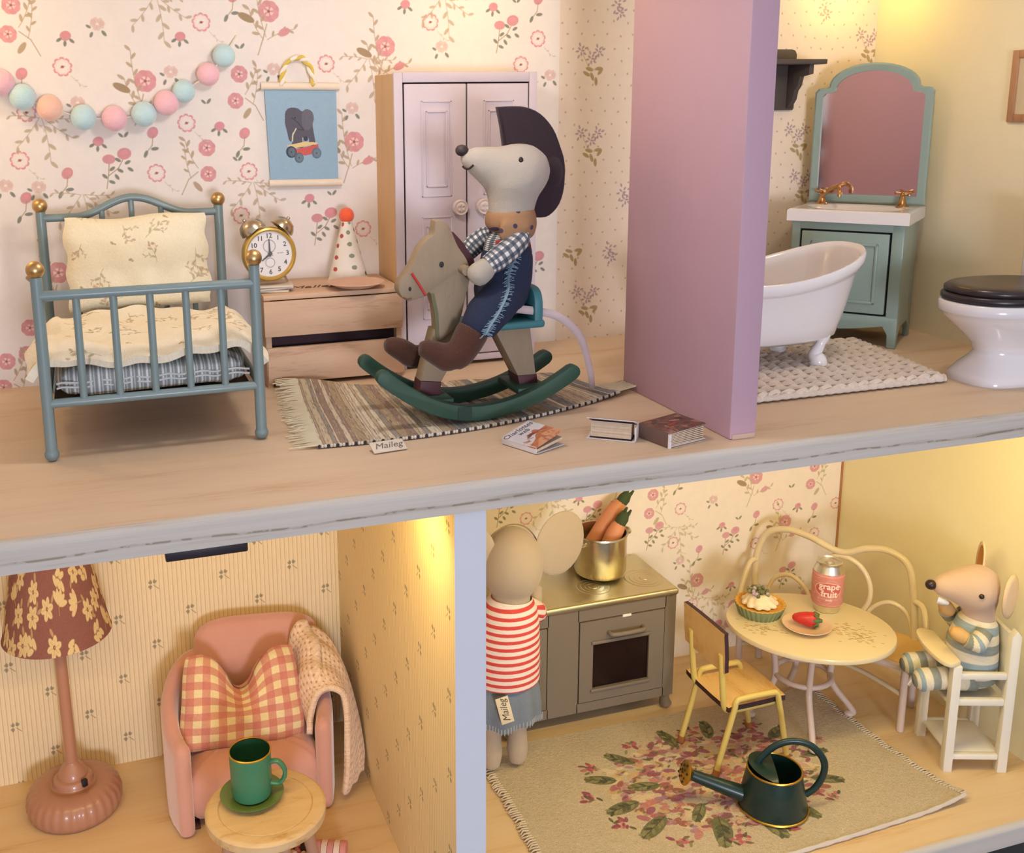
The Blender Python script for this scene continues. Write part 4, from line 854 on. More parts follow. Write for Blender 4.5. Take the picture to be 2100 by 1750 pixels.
MB(BMc).tube([(.002, -.002, .0), (.002, -.002, bt)], .012, 8).build('spine_end', m_wht, bc)
# ------------------------------------------------------------------ bathroom
m_mint = mat('enamel_mint', '#889d96', .38, var=.03, coat=.35); m_porc = mat('porcelain', '#e6e2e4', .16, var=.01, coat=.5); m_copper = mat('tap_brass', '#b58a5c', .3, 1)
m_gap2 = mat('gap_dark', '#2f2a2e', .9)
vn = thing('vanity', 'mint green vanity cabinet with white basin, brass taps and arched mirror', 'vanity', (7.871, 2.202, 0))
VM = frame((7.871, 2.202, 0), (.62, -.78))
c = MB(VM); bx, by0, by1 = .475, .05, .76
# front with scalloped apron, sides with cut outs
ap = [(-bx, 0), (-bx+.075, 0), (-bx+.08, .12), (-bx+.12, .19), (-.12, .15), (0, .135), (.12, .15), (bx-.12, .19), (bx-.08, .12), (bx-.075, 0), (bx, 0)]
d0, d1, z0, z1 = -.40, .375, .285, 1.03
c.prism([(-bx, 0), (-bx+.075, 0), (-bx+.08, .12), (-bx+.12, .19), (-.12, .15), (0, .135), (.12, .15), (bx-.12, .19), (bx-.08, .12), (bx-.075, 0), (bx, 0), (bx, z0), (-bx, z0)], by0, by0+.05, 'XZ', .012)
c.box(-bx, d0, by0, by0+.05, z0-.02, 1.12, .01); c.box(d1, bx, by0, by0+.05, z0-.02, 1.12, .01); c.box(d0-.01, d1+.01, by0, by0+.05, z1, 1.12, .01)
c.build('front_frame', m_mint, vn)
for s in (-1, 1):
    xa, xb = (bx-.05, bx) if s > 0 else (-bx, -bx+.05)
    MB(VM).prism([(by0+.02, 0), (by0+.08, 0), (by0+.09, .10), (by0+.2, .17), (by1-.2, .17), (by1-.09, .10), (by1-.08, 0), (by1, 0), (by1, 1.12), (by0+.02, 1.12)], xa, xb, 'YZ', .012).build('side_panel', m_mint, vn)
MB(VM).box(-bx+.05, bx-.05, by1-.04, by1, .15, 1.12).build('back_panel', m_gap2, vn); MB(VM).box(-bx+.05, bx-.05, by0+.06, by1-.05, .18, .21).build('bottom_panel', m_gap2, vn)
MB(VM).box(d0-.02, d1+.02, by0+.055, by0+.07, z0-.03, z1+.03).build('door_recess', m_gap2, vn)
dd = MB(VM); dd.box(d0+.016, d1-.016, by0-.008, by0+.03, z0+.016, z1-.014, .008); do = dd.build('door', m_mint, vn)
q = MB(VM); u0, u1, v0, v1 = d0+.10, d1-.10, z0+.10, z1-.10
for k in ((u0, u1, v0, v0+.03), (u0, u1, v1-.03, v1), (u0, u0+.03, v0, v1), (u1-.03, u1, v0, v1)): q.box(k[0], k[1], by0-.022, by0, k[2], k[3], .011, 3)
q.build('panel_moulding', m_mint, do)
def basin(u, v):
    x, y = lerp(-.515, .515, u), lerp(0, .80, v); e = math.sqrt((x/.36)**2+((y-.40)/.25)**2)
    z = 1.212 - .085*(1-1/(1+math.exp((1-e)*14)) if False else 1/(1+math.exp((e-1)*16)))
    b = min(u*1.03, (1-u)*1.03, v*.8, (1-v)*.8); z -= .010*max(0, 1-b/.02)**2
    return (x, y, z)
MB(VM).sheet(basin, 56, 44, .098, down=True).build('basin_top', m_porc, vn, ang=60)
# mirror
def mir(sc, zb, x0, x1):
    pts = [(x0, zb), (x1, zb), (x1, zb+.98*sc)]
    cx, hw = (x0+x1)/2, (x1-x0)/2
    pts += [(x1, zb+1.02*sc), (x1-.03, zb+1.055*sc), (x1-.10, zb+1.06*sc)] + [(cx+hw*.76*math.cos(t), zb+1.075*sc+.205*sc*math.sin(t)) for t in [PI*i/18 for i in range(19)]] + [(x0+.10, zb+1.06*sc), (x0+.03, zb+1.055*sc), (x0, zb+1.02*sc), (x0, zb+.98*sc)]
    return pts
O = mir(1.0, 1.222, -.505, .515); I = [(lerp(x, .005, .135), 1.222+.075+(z-1.222)*.885) for x, z in O]
fm = MB(VM); n = len(O); yA, yB = .70, .775
V = [(x, yA+.012, z) for x, z in O]+[(x, yB, z) for x, z in O]+[(x, yA, lerp(z, 1.75, .025)) for x, z in [(lerp(x, 0, .03), z) for x, z in O]]+[(x, yA, z) for x, z in I]+[(x, yA+.03, z) for x, z in I]
for i in range(n):
    j = (i+1) % n
    fm.add([V[i], V[j], V[n+j], V[n+i]], [(0, 3, 2, 1)]); fm.add([V[i], V[j], V[2*n+j], V[2*n+i]], [(0, 1, 2, 3)]); fm.add([V[2*n+i], V[2*n+j], V[3*n+j], V[3*n+i]], [(0, 1, 2, 3)]); fm.add([V[3*n+i], V[3*n+j], V[4*n+j], V[4*n+i]], [(0, 1, 2, 3)])
fm.add(V[n:2*n], [tuple(range(n))[::-1]])
mf = fm.build('mirror_frame', m_mint, vn, ang=50)
MB(VM).prism(I, yA+.028, yA+.034, 'XZ').build('mirror_glass', mat('mirror_silver', '#f0e4e2', .09, 1, var=0), mf, smooth=False, label='mirror showing pink reflection')
for sx, spout in ((-.36, True), (.345, False)):
    t = MB(VM); t.lathe([(.055, 0), (.055, .012), (.035, .03), (.024, .075), (.020, .10), (.03, .115), (.02, .135), (0, .138)], c=(sx, .62, 1.205), n=20); t0 = t.build('tap', m_copper, vn)
    h = MB(VM)
    for a in range(4): h.tube([(sx, .62, 1.325), (sx+.07*math.cos(a*PI/2+.5), .62+.07*math.sin(a*PI/2+.5), 1.335)], [.009, .013], 8)
    h.build('cross_handle', m_copper, t0)
    if spout: MB(VM).tube(spline([(sx, .60, 1.28), (sx+.07, .58, 1.35), (sx+.15, .54, 1.38), (sx+.18, .50, 1.34), (sx+.18, .49, 1.29)], 6), [.02]*25, 10).build('spout', m_copper, t0)
# bathtub
bt = thing('bathtub', 'white slipper bathtub on claw feet beside the pink partition', 'bathtub', (6.75, 1.70, 0))
def rimz(x): t = max(0, (x-6.45)/1.1); return .79+.235*t**1.7
def tub_ring(s, inset=0, zf=None, right=1.0):
    P = []
    for k in range(64):
        a = 2*PI*k/64; ex = .78
        cx = math.copysign(abs(math.cos(a))**ex, math.cos(a)); sy = math.copysign(abs(math.sin(a))**ex, math.sin(a))
        hx = (.83 if cx > 0 else .80)
        P.append((6.70+cx*(hx*(s*right if cx > 0 else s)-inset), 1.70+sy*(.475*s-inset)))
    return P
rings = []
prof = [(.40, .245, .55), (.60, .25, .70), (.74, .29, .76), (.82, .40, .80), (.885, .55, .86), (.94, .72, .93)]
for s, f, rt in prof: rings.append([(x, y, .25+(rimz(x)-.25)*((f-.245)/.60)) for x, y in tub_ring(s, 0, None, rt/s*.98 if rt < s else 1)])
def rim_ring(s, dz): return [(x, y, rimz(x)+dz) for x, y in tub_ring(s)]
rings += [rim_ring(.955, -.10), rim_ring(.985, -.095), rim_ring(1.0, -.06), rim_ring(1.0, -.02), rim_ring(.985, .0), rim_ring(.955, 0), rim_ring(.935, -.03)]
for s, f in ((.90, .72), (.84, .5), (.72, .34), (.5, .30), (.1, .295)): rings.append([(x, y, .25+(rimz(x)-.25)*((f-.245)/.60)) for x, y in tub_ring(s)])
c = MB(); V = [p for r_ in rings for p in r_]; m = len(rings); F = []
for j in range(m-1):
    for k in range(64): F.append((j*64+k, j*64+(k+1) % 64, (j+1)*64+(k+1) % 64, (j+1)*64+k))
F.append(tuple(range(64))[::-1]); F.append(tuple((m-1)*64+k for k in range(64)))
c.add(V, F).build('tub_body', m_porc, bt, ang=70)
for fx, sx in ((7.06, 1), (6.30, -1)):
    for fy, sy in ((1.45, -1), (1.95, 1)):
        P = spline([(fx-.02*sx, fy-sy*.12, .42), (fx+.05*sx, fy-sy*.02, .34), (fx+.02*sx, fy, .24), (fx-.02*sx, fy-sy*.01, .15), (fx-.01*sx, fy+sy*.01, .11), (fx, fy+sy*.015, .062)], 5)
        MB().tube(P, [lerp(.09, .045, min(1, i/9)) if i < 10 else lerp(.035, .072, min(1, (i-9)/12)) for i in range(len(P))], 14).build('claw_foot', m_porc, bt)
# knitted bath mat
bmt = thing('bath_mat', 'chunky cream knitted mat under the bathtub', 'mat', (7.0, 1.6, 0))
m_knit = mat('knit_cream', '#ddd1c6', .95, var=.08, bump=.5, bsc=70)
A, B, C_, D_ = Vector((5.72, .84, 0)), Vector((7.76, .84, 0)), Vector((8.02, 2.16, 0)), Vector((5.95, 2.25, 0))
kn = MB(); nr, ns = 12, 18
def kp(u, v, z): p = A.lerp(B, u).lerp(D_.lerp(C_, u), v); return Vector((p.x+.012*math.sin(v*40), p.y+.015*math.sin(u*31), z))
for j in range(nr):
    v = (j+.5)/nr; dv = .5/nr
    for i in range(ns):
        u = (i+.5)/ns; du = 1.0/ns
        for s in (-1, 1):
            a, b, d = kp(u-du*.75, v+s*dv*.95, .022), kp(u, v+s*dv*.55, .042+.006*rr.random()), kp(u+du*.6, v+s*dv*.08, .026)
            kn.tube([a, a.lerp(b, .5)+Vector((0, 0, .008)), b, b.lerp(d, .5)+Vector((0, 0, .004)), d], [.014, .030, .035, .028, .014], 6)
for P, Q, w in ((A, B, 26), (B, C_, 16), (C_, D_, 26), (D_, A, 16)):
    for i in range(w):
        a, b = P.lerp(Q, (i-.25)/w), P.lerp(Q, (i+1.05)/w); mdl = (a+b)/2
        o = Vector((-(Q-P).y, (Q-P).x, 0)).normalized()*-.018
        kn.tube([a+Vector((0, 0, .028)), mdl+o*1.2+Vector((0, 0, .036)), b+Vector((0, 0, .022))], [.016, .026, .014], 6)
kn.build('knitted_cord', m_knit, bmt, kind='stuff')
MB().sheet(lambda u, v: kp(lerp(.02, .98, u), lerp(.02, .98, v), .02), 8, 6, .014).build('stitch_shadow', mat('knit_shadow', '#a58f78', .95), bmt)  # darker sheet under the stitches paints in the shade between them
# toilet
tl = thing('toilet', 'white porcelain toilet with black closed lid at right wall', 'toilet', (8.3, .80, 0))
def oval(xl, hw, z, xr=8.74, n=48, ex=.9):
    cx, rx = (xl+xr)/2, (xr-xl)/2; P = []
    for k in range(n):
        a = 2*PI*k/n; P.append((cx+math.copysign(abs(math.cos(a))**ex, math.cos(a))*rx, .80+math.copysign(abs(math.sin(a))**ex, math.sin(a))*hw, z))
    return P
def loft(mb, rings):
    n = len(rings[0]); V = [p for r_ in rings for p in r_]; F = []
    for j in range(len(rings)-1):
        for k in range(n): F.append((j*n+k, j*n+(k+1) % n, (j+1)*n+(k+1) % n, (j+1)*n+k))
    F.append(tuple(range(n))[::-1]); F.append(tuple((len(rings)-1)*n+k for k in range(n))); return mb.add(V, F)
loft(MB(), [oval(7.90, .285, .0, 8.72, ex=.62), oval(7.90, .285, .05, 8.72, ex=.62), oval(7.915, .27, .075, 8.70, ex=.66), oval(7.95, .25, .12, ex=.7), oval(8.02, .205, .19, ex=.8), oval(8.045, .195, .235), oval(8.02, .22, .30), oval(7.94, .275, .38), oval(7.85, .33, .46), oval(7.78, .365, .52), oval(7.755, .375, .555), oval(7.745, .38, .56), oval(7.74, .385, .57), oval(7.74, .385, .632), oval(7.76, .37, .645)]).build('bowl', m_porc, tl, ang=70)
m_seat = mat('seat_black', '#2b2328', .35, var=.03)
loft(MB(), [oval(7.77, .37, .646), oval(7.755, .378, .66), oval(7.755, .378, .69), oval(7.775, .368, .705)]).build('seat', m_seat, tl, ang=70)
loft(MB(), [oval(7.79, .36, .705), oval(7.775, .368, .72), oval(7.775, .368, .745), oval(7.80, .345, .765), oval(7.90, .26, .77)]).build('lid', mat('lid_black', '#33282a', .28, var=.05), tl, ang=60)
MB().box(8.735, 8.93, .46, 1.14, .62, 1.35, .03, 3).build('cistern', m_porc, tl)
# wall shelf
ws = thing('wall_shelf', 'dark grey-brown bracket shelf on the wall behind the partition', 'shelf', (7.75, 3.2, 2.5))
m_shelf = mat('shelf_umber', '#4b423d', .7, var=.06)
MB().prism(curve2([(7.42, 2.07), (7.42, 2.60), (7.46, 2.645), (7.97, 2.645), (8.02, 2.60), (8.02, 2.07)], 2, True) if False else [(7.42, 2.08), (8.0, 2.08), (8.015, 2.095), (8.015, 2.60), (7.995, 2.635), (7.96, 2.645), (7.47, 2.645), (7.42, 2.60)], 3.215, 3.25, 'XZ', .008).build('back_board', m_shelf, ws)
MB().box(7.38, 8.06, 2.83, 3.215, 2.495, 2.54, .008).build('shelf_board', m_shelf, ws)
for x in (7.45, 7.92): MB().prism([(3.215, 2.495), (2.90, 2.495), (2.90, 2.41), (3.03, 2.39), (3.06, 2.30), (3.10, 2.26), (3.12, 2.18), (3.18, 2.11), (3.215, 2.10)], x, x+.05, 'YZ', .006).build('bracket', m_shelf, ws)
# picture frame on the right wall
pf = thing('picture_frame', 'small wooden picture frame on cream wall above the toilet', 'picture', (RX, 1.35, 2.26))
m_pfw = wood('frame_wood', '#b08462', '#94694a', (3, 3, .6), 2)
for a in (((1.186, 1.534), (1.97, 2.035)), ((1.186, 1.534), (2.49, 2.555)), ((1.535, 1.60), (1.97, 2.555)), ((1.12, 1.185), (1.97, 2.555))): MB().box(RX-.03, RX-.001, a[0][0], a[0][1], a[1][0], a[1][1], .008).build('frame_bar', m_pfw, pf)
MB().box(RX-.012, RX-.001, 1.15, 1.57, 2.0, 2.52).build('print', mat('print_beige', '#c9b99a', .8), pf)
# ------------------------------------------------------------------ living room
FZ = -HH
m_terr = mat('lamp_pink', '#b0806a', .35, var=.03, coat=.3)
lp = thing('floor_lamp', 'dusty pink floor lamp with floral shade and ribbed round base', 'lamp', (1.0, 2.77, FZ))
MB().lathe([(0, 0), (.33, 0), (.365, .02), (.378, .06), (.382, .12), (.365, .18), (.32, .225), (.26, .245), (.20, .25), (.185, .238), (.165, .238), (.158, .255), (.155, .285), (.14, .30), (.12, .305), (.118, .325), (.10, .36), (.075, .40), (.05, .425), (.048, .44)], c=(1.0, 2.77, FZ), n=120, mod=lambda a, i: 1+(.034*abs(math.sin(15*a))-.02 if 3 <= i <= 6 else 0)).build('base', m_terr, lp, ang=70)
MB().tube([(1.0, 2.77, FZ+.43), (.985, 2.77, -1.5)], [.050, .044], 18).build('pole', m_terr, lp)
MB(aim((1.085, 2.65, FZ+.285), (.5, -.86, .1))).box(-.022, .022, -.022, .04, .0, .035, .006).build('switch', mat('switch_black', '#1f1c24', .4), lp)
c = Canvas(1040, 360, '#85574f')
r2 = random.Random(11); pts = []
CR = '#d3bb8c'; CR2 = '#b0946c'
for _ in range(3000):
    x, y = r2.random()*1040, r2.random()*360
    if all(min(abs(x-a), 1040-abs(x-a))**2+(y-b)**2 > 43**2 for a, b in pts): pts.append((x, y))
for i, (x, y) in enumerate(pts):
    a = i*1.3; n_ = 5 if i % 2 else 6
    for xx in (x-1040, x, x+1040):
        if i % 4 == 3:
            for k in range(5): c.leaf(xx+k*7*math.cos(a), y+k*7*math.sin(a), 24, a+(.8 if k % 2 else -.8), CR, .5)
            c.line([(xx, y), (xx+34*math.cos(a), y+34*math.sin(a))], 1.5, '#8a6a52')
        elif i % 4 == 1:
            for k in range(5): c.leaf(xx-8*math.cos(a), y-8*math.sin(a), 30, a+(k-2)*.5, CR, .4)
            c.line([(xx-6*math.cos(a), y-6*math.sin(a)), (xx-26*math.cos(a+.3), y-26*math.sin(a+.3))], 2.2, CR2)
        else:
            for k in range(n_): t = a+k*2*PI/n_; c.ell(xx+12*math.cos(t), y+12*math.sin(t), 10.5, 6.5, t, CR); c.line([(xx, y), (xx+15*math.cos(t), y+15*math.sin(t))], 1, CR2)
            c.ell(xx, y, 4, 4, 0, '#8a5548'); c.ell(xx+1, y, 2, 2, 0, CR2)
            for k in range(2): c.leaf(xx+19*math.cos(a+k*2.6+.3), y+19*math.sin(a+k*2.6+.3), 17, a+k*2.6+.8, CR2, .45)
m_shade = matimg('shade_print', c.grain(.06).image('shade_print'), .9, .2, 90, ext='REPEAT')
MB().lathe([(.425, 0), (.418, .01), (.268, .78), (.260, .78), (.41, .012), (.425, 0)], c=(.985, 2.77, -1.93), n=56).build('lamp_shade', m_shade, lp, ang=70)
# armchair
m_velv = mat('velvet_pink', '#d09a8c', .95, var=.06, nsc=5, bump=.25, bsc=60, sheen=.7)
ac = thing('armchair', 'pink velvet tub armchair against the clover wallpaper', 'armchair', (2.42, 2.65, FZ))
sh = MB(); path = spline([(1.86, 2.10, 0), (1.80, 2.36, 0), (1.83, 2.72, 0), (2.0, 2.98, 0), (2.44, 3.10, 0), (2.88, 3.0, 0), (3.04, 2.74, 0), (3.06, 2.38, 0), (2.99, 2.10, 0)], 7)
n = len(path)
def rail(i):
    t = abs(i/(n-1)*2-1); return FZ+lerp(1.10, .80, min(1, max(0, (t-.25)/.65)))
V = []; F = []; K = 15
for i, p in enumerate(path):
    a, b = path[max(0, i-1)], path[min(n-1, i+1)]; d = (b-a).normalized(); o = Vector((-d.y, d.x, 0)); zt = rail(i); w = .064
    sec = [(w, .0), (w*1.05, .2), (w*1.1, zt-FZ-.15), (w*1.05, zt-FZ-.06)] + [(w*math.cos(q), zt-FZ-.06+.075*math.sin(q)) for q in [PI*k/6 for k in range(1, 6)]] + [(-w*1.05, zt-FZ-.06), (-w*1.1, zt-FZ-.15), (-w*1.05, .4), (-w, .2), (-w*.9, 0)]
    K = len(sec)
    for s_, z in sec: V.append(p+o*s_+Vector((0, 0, FZ+.012+z)))
for i in range(n-1):
    for k in range(K): F.append((i*K+k, i*K+(k+1) % K, (i+1)*K+(k+1) % K, (i+1)*K+k))
F.append(tuple(range(K))); F.append(tuple((n-1)*K+k for k in range(K))[::-1])
sh.add(V, F)
for e0 in (0, n-1):
    p = path[e0]; zt = rail(e0); sh.tube([p+Vector((0, 0, FZ+.012)), p+Vector((0, 0, FZ+.4)), p+Vector((0, 0, zt-FZ-.06+FZ))], .068, 16); sh.ell(p+Vector((0, 0, zt-.055)), .072, 16, 10)
fuse(sh, .022, 8).build('tub_shell', m_velv, ac, ang=180)
superpad(1.875, 2.975, 2.07, 2.98, FZ+.03, FZ+.60, 24, .006).build('seat_cushion', m_velv, ac, ang=180)
V, F, U_ = padded(1.10, .64, .30, corner=.0, pw=.40, rnd=.62)
bp = MB(Matrix.Translation((2.60, 2.99, -2.50)) @ Euler((R(-12), R(4.5), R(0))).to_matrix().to_4x4()); bp.add(V, F, U_)
bp.build('back_pad', m_velv, ac, ang=180)
ft = MB()
for x, y in ((1.92, 2.2), (2.9, 2.2), (1.95, 2.9), (2.88, 2.9)): ft.box(x-.05, x+.05, y-.05, y+.05, FZ+.001, FZ+.03, .005)
ft.build('foot_pads', mat('foot_dark', '#5a352c', .9), ac, kind='stuff')
# gingham cushion
cg = Canvas(300, 240, '#e8d6a6')
for i in range(0, 300, 40): cg.poly([(i+8, 0), (i+28, 0), (i+28, 240), (i+8, 240)], '#c46c66', .56)
for i in range(0, 240, 38): cg.poly([(0, i+6), (300, i+6), (300, i+25), (0, i+25)], '#c46c66', .56)
m_gp = matimg('gingham_pink', cg.grain(.07).image('gingham_pink'), .95, .5, 60, sheen=.2)
def ccre(a, b, x, y, z, s):
    k = math.exp(-(a/.34)**2); up = max(0, b+.25)/1.25
    z -= k*up*.29; y += (s < 0)*k*max(0, b+.4)*.09
    x *= 1.0-.075*b; z += .02*(1-k)*max(0, b)
    if b > .6: x += .03*math.sin(a*14)*(b-.6)*k
    y += .012*math.sin(a*9+b*7)+.012*math.sin(a*21)*k*(b > 0)
    return x, y, z
V, F, U_ = padded(1.0, .76, .32, 40, crease=ccre, corner=.02, pw=.42, rnd=.22)
cu = MB(Matrix.Translation((2.385, 2.45, -2.61)) @ Euler((R(-22), R(3), R(0))).to_matrix().to_4x4()); cu.add(V, F, U_)
cu.build('gingham_cushion', m_gp, None, (2.4, 2.5, -2.9), ang=180, label='pink and yellow gingham cushion, creased, on the pink armchair', cat='cushion')
# crochet throw
def crochet():
    c = Canvas(200, 320, '#e6c9ae')
    for j in range(32):
        for i in range(14):
            x, y = i*14+7+(j % 2)*7, j*10+5; c.ell(x, y, 6, 2.2, .35*(-1)**j, '#f1dcc4', .9); c.ell(x+6, y+4, 2.4, 1.8, 0, '#a87c62', .75)
    return c.grain(.10).image('crochet')
m_cro = matimg('crochet_cream', crochet(), .95, .9, 40, sheen=.3)
def throw(u, v):
    # v runs from the seat side (0), over the arm, down outside (1); u along the arm
    prof = spline([(2.925, -2.92, 0), (2.93, -2.78, 0), (2.98, -2.60, 0), (3.08, -2.545, 0), (3.19, -2.62, 0), (3.245, -2.80, 0), (3.275, -3.02, 0), (3.31, -3.26, 0), (3.33, -3.42, 0)], 6)
    s = v*(len(prof)-1); k = min(len(prof)-2, int(s)); p = prof[k].lerp(prof[k+1], s-k); x, z = p.x, p.y
    y = lerp(2.22, 2.88, u)-max(0, v-.5)*.42*(1-.3*u)
    z += .20*u*(1-.75*max(0, v-.45)/.55)
    if v < .35: z += .10*u
    x += -.03*u+.022*math.sin(u*9+v*6); z += .014*math.sin(u*17+v*9)
    f = max(0, (v-.45)/.55); x = lerp(x, lerp(3.12, 3.375, u), f**.8); y = lerp(y, lerp(2.12, 2.30, u), f)
    return (x, y+.02*math.sin(v*11+u*3), z)
MB().sheet(throw, 30, 48, .05).build('crochet_throw', m_cro, None, (3.15, 2.6, -2.9), ang=180, label='cream crochet throw draped over the right arm of the armchair', cat='blanket')
# stool
m_sw = wood('stool_wood', '#d8bd92', '#b9955f', (1.2, 5, 5), 3, .55); m_sw2 = mat('stool_edge', '#bfae9e', .7)
sx, sy, sz, sr = 2.38, 1.25, -2.76, .435
st = thing('round_stool', 'round wooden stool holding the green mug and saucer', 'stool', (sx, sy, FZ))
MB().lathe([(0, -.10), (sr-.03, -.10), (sr, -.075), (sr, -.02), (sr-.015, -.004), (sr-.03, 0), (sr*.79, 0), (sr*.775, -.008), (sr*.76, 0), (0, 0)], c=(sx, sy, sz), n=64).build('seat', m_sw, st, ang=35)
for a in (15, 105, 195, 285):
    dx, dy = math.cos(R(a)), math.sin(R(a)); MB().tube([(sx+dx*.27, sy+dy*.27, sz-.09), (sx+dx*.40, sy+dy*.40, FZ+.005)], [.05, .042], 14).build('leg', mat('stool_leg_%d' % a, '#b48d76', .6), st)
for (a, b), zz in (((15, 105), .3), ((195, 285), .3)):
    A = [(sx+math.cos(R(k))*.335, sy+math.sin(R(k))*.335, FZ+.38) for k in (a, b)]; MB().tube(A, .028, 10).build('stretcher', m_sw2, st)
# saucer and mug
m_sau = mat('enamel_olive', '#5f7a3f', .4, var=.05, coat=.3); m_mug = mat('enamel_green', '#3a7d60', .45, var=.05, coat=.25); m_mugin = mat('enamel_dark_green', '#15402c', .4); m_gold = mat('gold_rim', '#d8b450', .3, 1)
kx, ky = 2.30, 1.36
sa = thing('saucer', 'olive green enamel saucer under the mug on the round stool', 'saucer', (kx, ky, sz))
MB().lathe([(0, .004), (.15, .004), (.165, .010), (.225, .042), (.232, .048), (.225, .05), (.16, .02), (0, .014)], c=(kx, ky, sz), n=48).build('dish', m_sau, sa)
mg = thing('mug', 'green enamel mug with gold rim standing on the saucer', 'mug', (kx, ky, sz+.02))
mt_ = Matrix.Translation((kx, ky, sz+.0265)) @ Matrix.Rotation(R(0), 4, 'Y')
MB(mt_).lathe([(0, 0), (.12, 0), (.138, .012), (.146, .05), (.152, .36), (.146, .36), (.140, .06), (.12, .03), (0, .03)], n=48).build('cup', m_mug, mg)
MB(mt_).lathe([(.1455, .355), (.139, .06), (.12, .032), (0, .031)], n=48).build('inside', m_mugin, mg)
MB(mt_).lathe([(.153, .352), (.155, .36), (.150, .366), (.144, .362), (.146, .354)], n=48).build('rim', m_gold, mg)
hd_ = [(math.cos(-.35)*r_, math.sin(-.35)*r_, z) for r_, z in ((.145, .27), (.20, .275), (.245, .22), (.245, .15), (.205, .10), (.145, .10))]
MB(mt_).tube(spline(hd_, 6), .017, 10, flat=1.4).build('handle', m_mug, mg)
# odds and ends on the floor behind the stool
tn = thing('sweet_tin', 'round silver rimmed tin of pink sweets on floor by stool', 'tin', (2.58, 1.51, FZ))
MB().lathe([(0, 0), (.14, 0), (.145, .13), (.138, .13), (.134, .02), (0, .02)], c=(2.58, 1.51, FZ), n=32).build('tin_body', mat('tin_silver', '#b9aaa0', .3, .9), tn)
MB().tube([(2.58+.142*math.cos(2*PI*k/32), 1.51+.142*math.sin(2*PI*k/32), FZ+.135) for k in range(32)], .012, 8, closed=True).build('rim', mat('rim_silver', '#c9c2ba', .25, 1), tn)
sw = MB()
for i in range(26): a, q = rr.random()*6.28, math.sqrt(rr.random())*.11; sw.ell((2.58+q*math.cos(a), 1.51+q*math.sin(a), FZ+.09+.03*rr.random()), .026, 8, 6, mi=i % 2)
sw.build('sweets', [mat('sweet_pink', '#cf8078', .6), mat('sweet_cream', '#e0c8a8', .6)], tn, kind='stuff')
yb_ = thing('striped_roll', 'small pink and cream striped roll on floor by the stool', 'roll', (2.88, 1.47, FZ))
for i in range(5): MB().tube([(2.78+.045*i, 1.50-.018*i, FZ+.085), (2.78+.045*(i+.92), 1.50-.018*(i+.92), FZ+.085)], .084, 20).build('stripe_band', mat('roll_%d' % i, ('#d9938a', '#ecd2bd')[i % 2], .8), yb_)
# ------------------------------------------------------------------ kitchen
# floral rug
c = Canvas(1000, 560, '#c2b296')
r3 = random.Random(21)
for i in range(9000):
    a, b = r3.random()*1000, r3.random()*560; c.line([(a, b), (a+r3.uniform(4, 10), b+r3.uniform(-1, 1))], 1.5, r3.choice(['#d2c3a6', '#ac9a7d', '#b9a686', '#d8cbb0', '#a39173']), .45)
def stitched(n, fx, fy, cols, L=16, w=.5, ang=None):
    for _ in range(n):
        x, y = fx(), fy(); c.leaf(x, y, L*(.6+.8*r3.random()), (ang if ang is not None else 0)+r3.uniform(-.9, .9)+(PI if r3.random() < .5 else 0), r3.choice(cols), w, .85)
RO = ['#b98a86', '#a86a72', '#c9a08e', '#93566a', '#c8a878', '#a9808c', '#bf7f78', '#d3b28a']; GR = ['#6f6c4a', '#5c5c44', '#8a825a', '#4f4f3e']
cx_, cy_ = 520, 285
def ring():
    a = r3.random()*6.28; q = math.sqrt(r3.random()); return cx_+math.cos(a)*q*270, cy_+math.sin(a)*q*185
for _ in range(720):
    x, y = ring(); c.leaf(x, y, r3.uniform(16, 38), r3.uniform(-.8, .8)+PI*(r3.random() < .5), r3.choice(RO+['#d9c7a4', '#d2bf9c', '#8d5560', '#9a5f52']), .5, .88)
for _ in range(190):
    x, y = ring(); c.leaf(x, y, r3.uniform(10, 22), r3.uniform(-1, 1), r3.choice(GR), .4, .7)
def bigleaf(x, y, a, L):
    c.leaf(x, y, L, a, '#6f6f4e', .42, .95)
    for k in range(6):
        for s in (-1, 1): t = .15+.13*k; c.leaf(x+math.cos(a)*L*t, y+math.sin(a)*L*t, L*.22, a+s*.7, r3.choice(GR+['#8d8a62']), .4, .9)
    c.line([(x, y), (x+math.cos(a)*L, y+math.sin(a)*L)], 2, '#4d4a36', .8)
for a, q, L in ((3.3, 200, 90), (2.8, 220, 80), (3.7, 200, 95), (2.4, 190, 80), (4.3, 165, 105), (4.8, 170, 100), (5.2, 190, 80), (1.7, 160, 80), (1.2, 180, 80), (.5, 220, 80), (0, 225, 70), (5.8, 210, 80), (3.0, 130, 80), (4.0, 120, 70)):
    bigleaf(cx_+math.cos(a)*q*1.15, cy_+math.sin(a)*q*.85, a, L)
for a, q in ((3.05, 300), (2.6, 285), (3.5, 290), (4.0, 270), (4.45, 255), (4.9, 260), (2.1, 240), (5.5, 270), (.8, 270), (.2, 300), (1.4, 235)):
    x, y = cx_+math.cos(a)*q*1.12, cy_+math.sin(a)*q*.85
    for k in range(11): c.leaf(x+r3.uniform(-16, 16), y+r3.uniform(-12, 12), r3.uniform(12, 22), r3.random()*6.28, r3.choice(['#a9585c', '#b9686a', '#c58a80', '#8d4a5a']), .5, .9)
    for k in range(3): c.leaf(x+r3.uniform(-20, 20), y+r3.uniform(-14, 14), 18, r3.random()*6.28, r3.choice(GR), .4, .9)
m_krug = matimg('rug_floral', c.grain(.14).image('rug_floral'), .98, .7, 55)
kr = thing('floral_rug', 'beige woven rug with faded rose bouquet on the kitchen floor', 'rug', (6.2, 1.3, FZ))
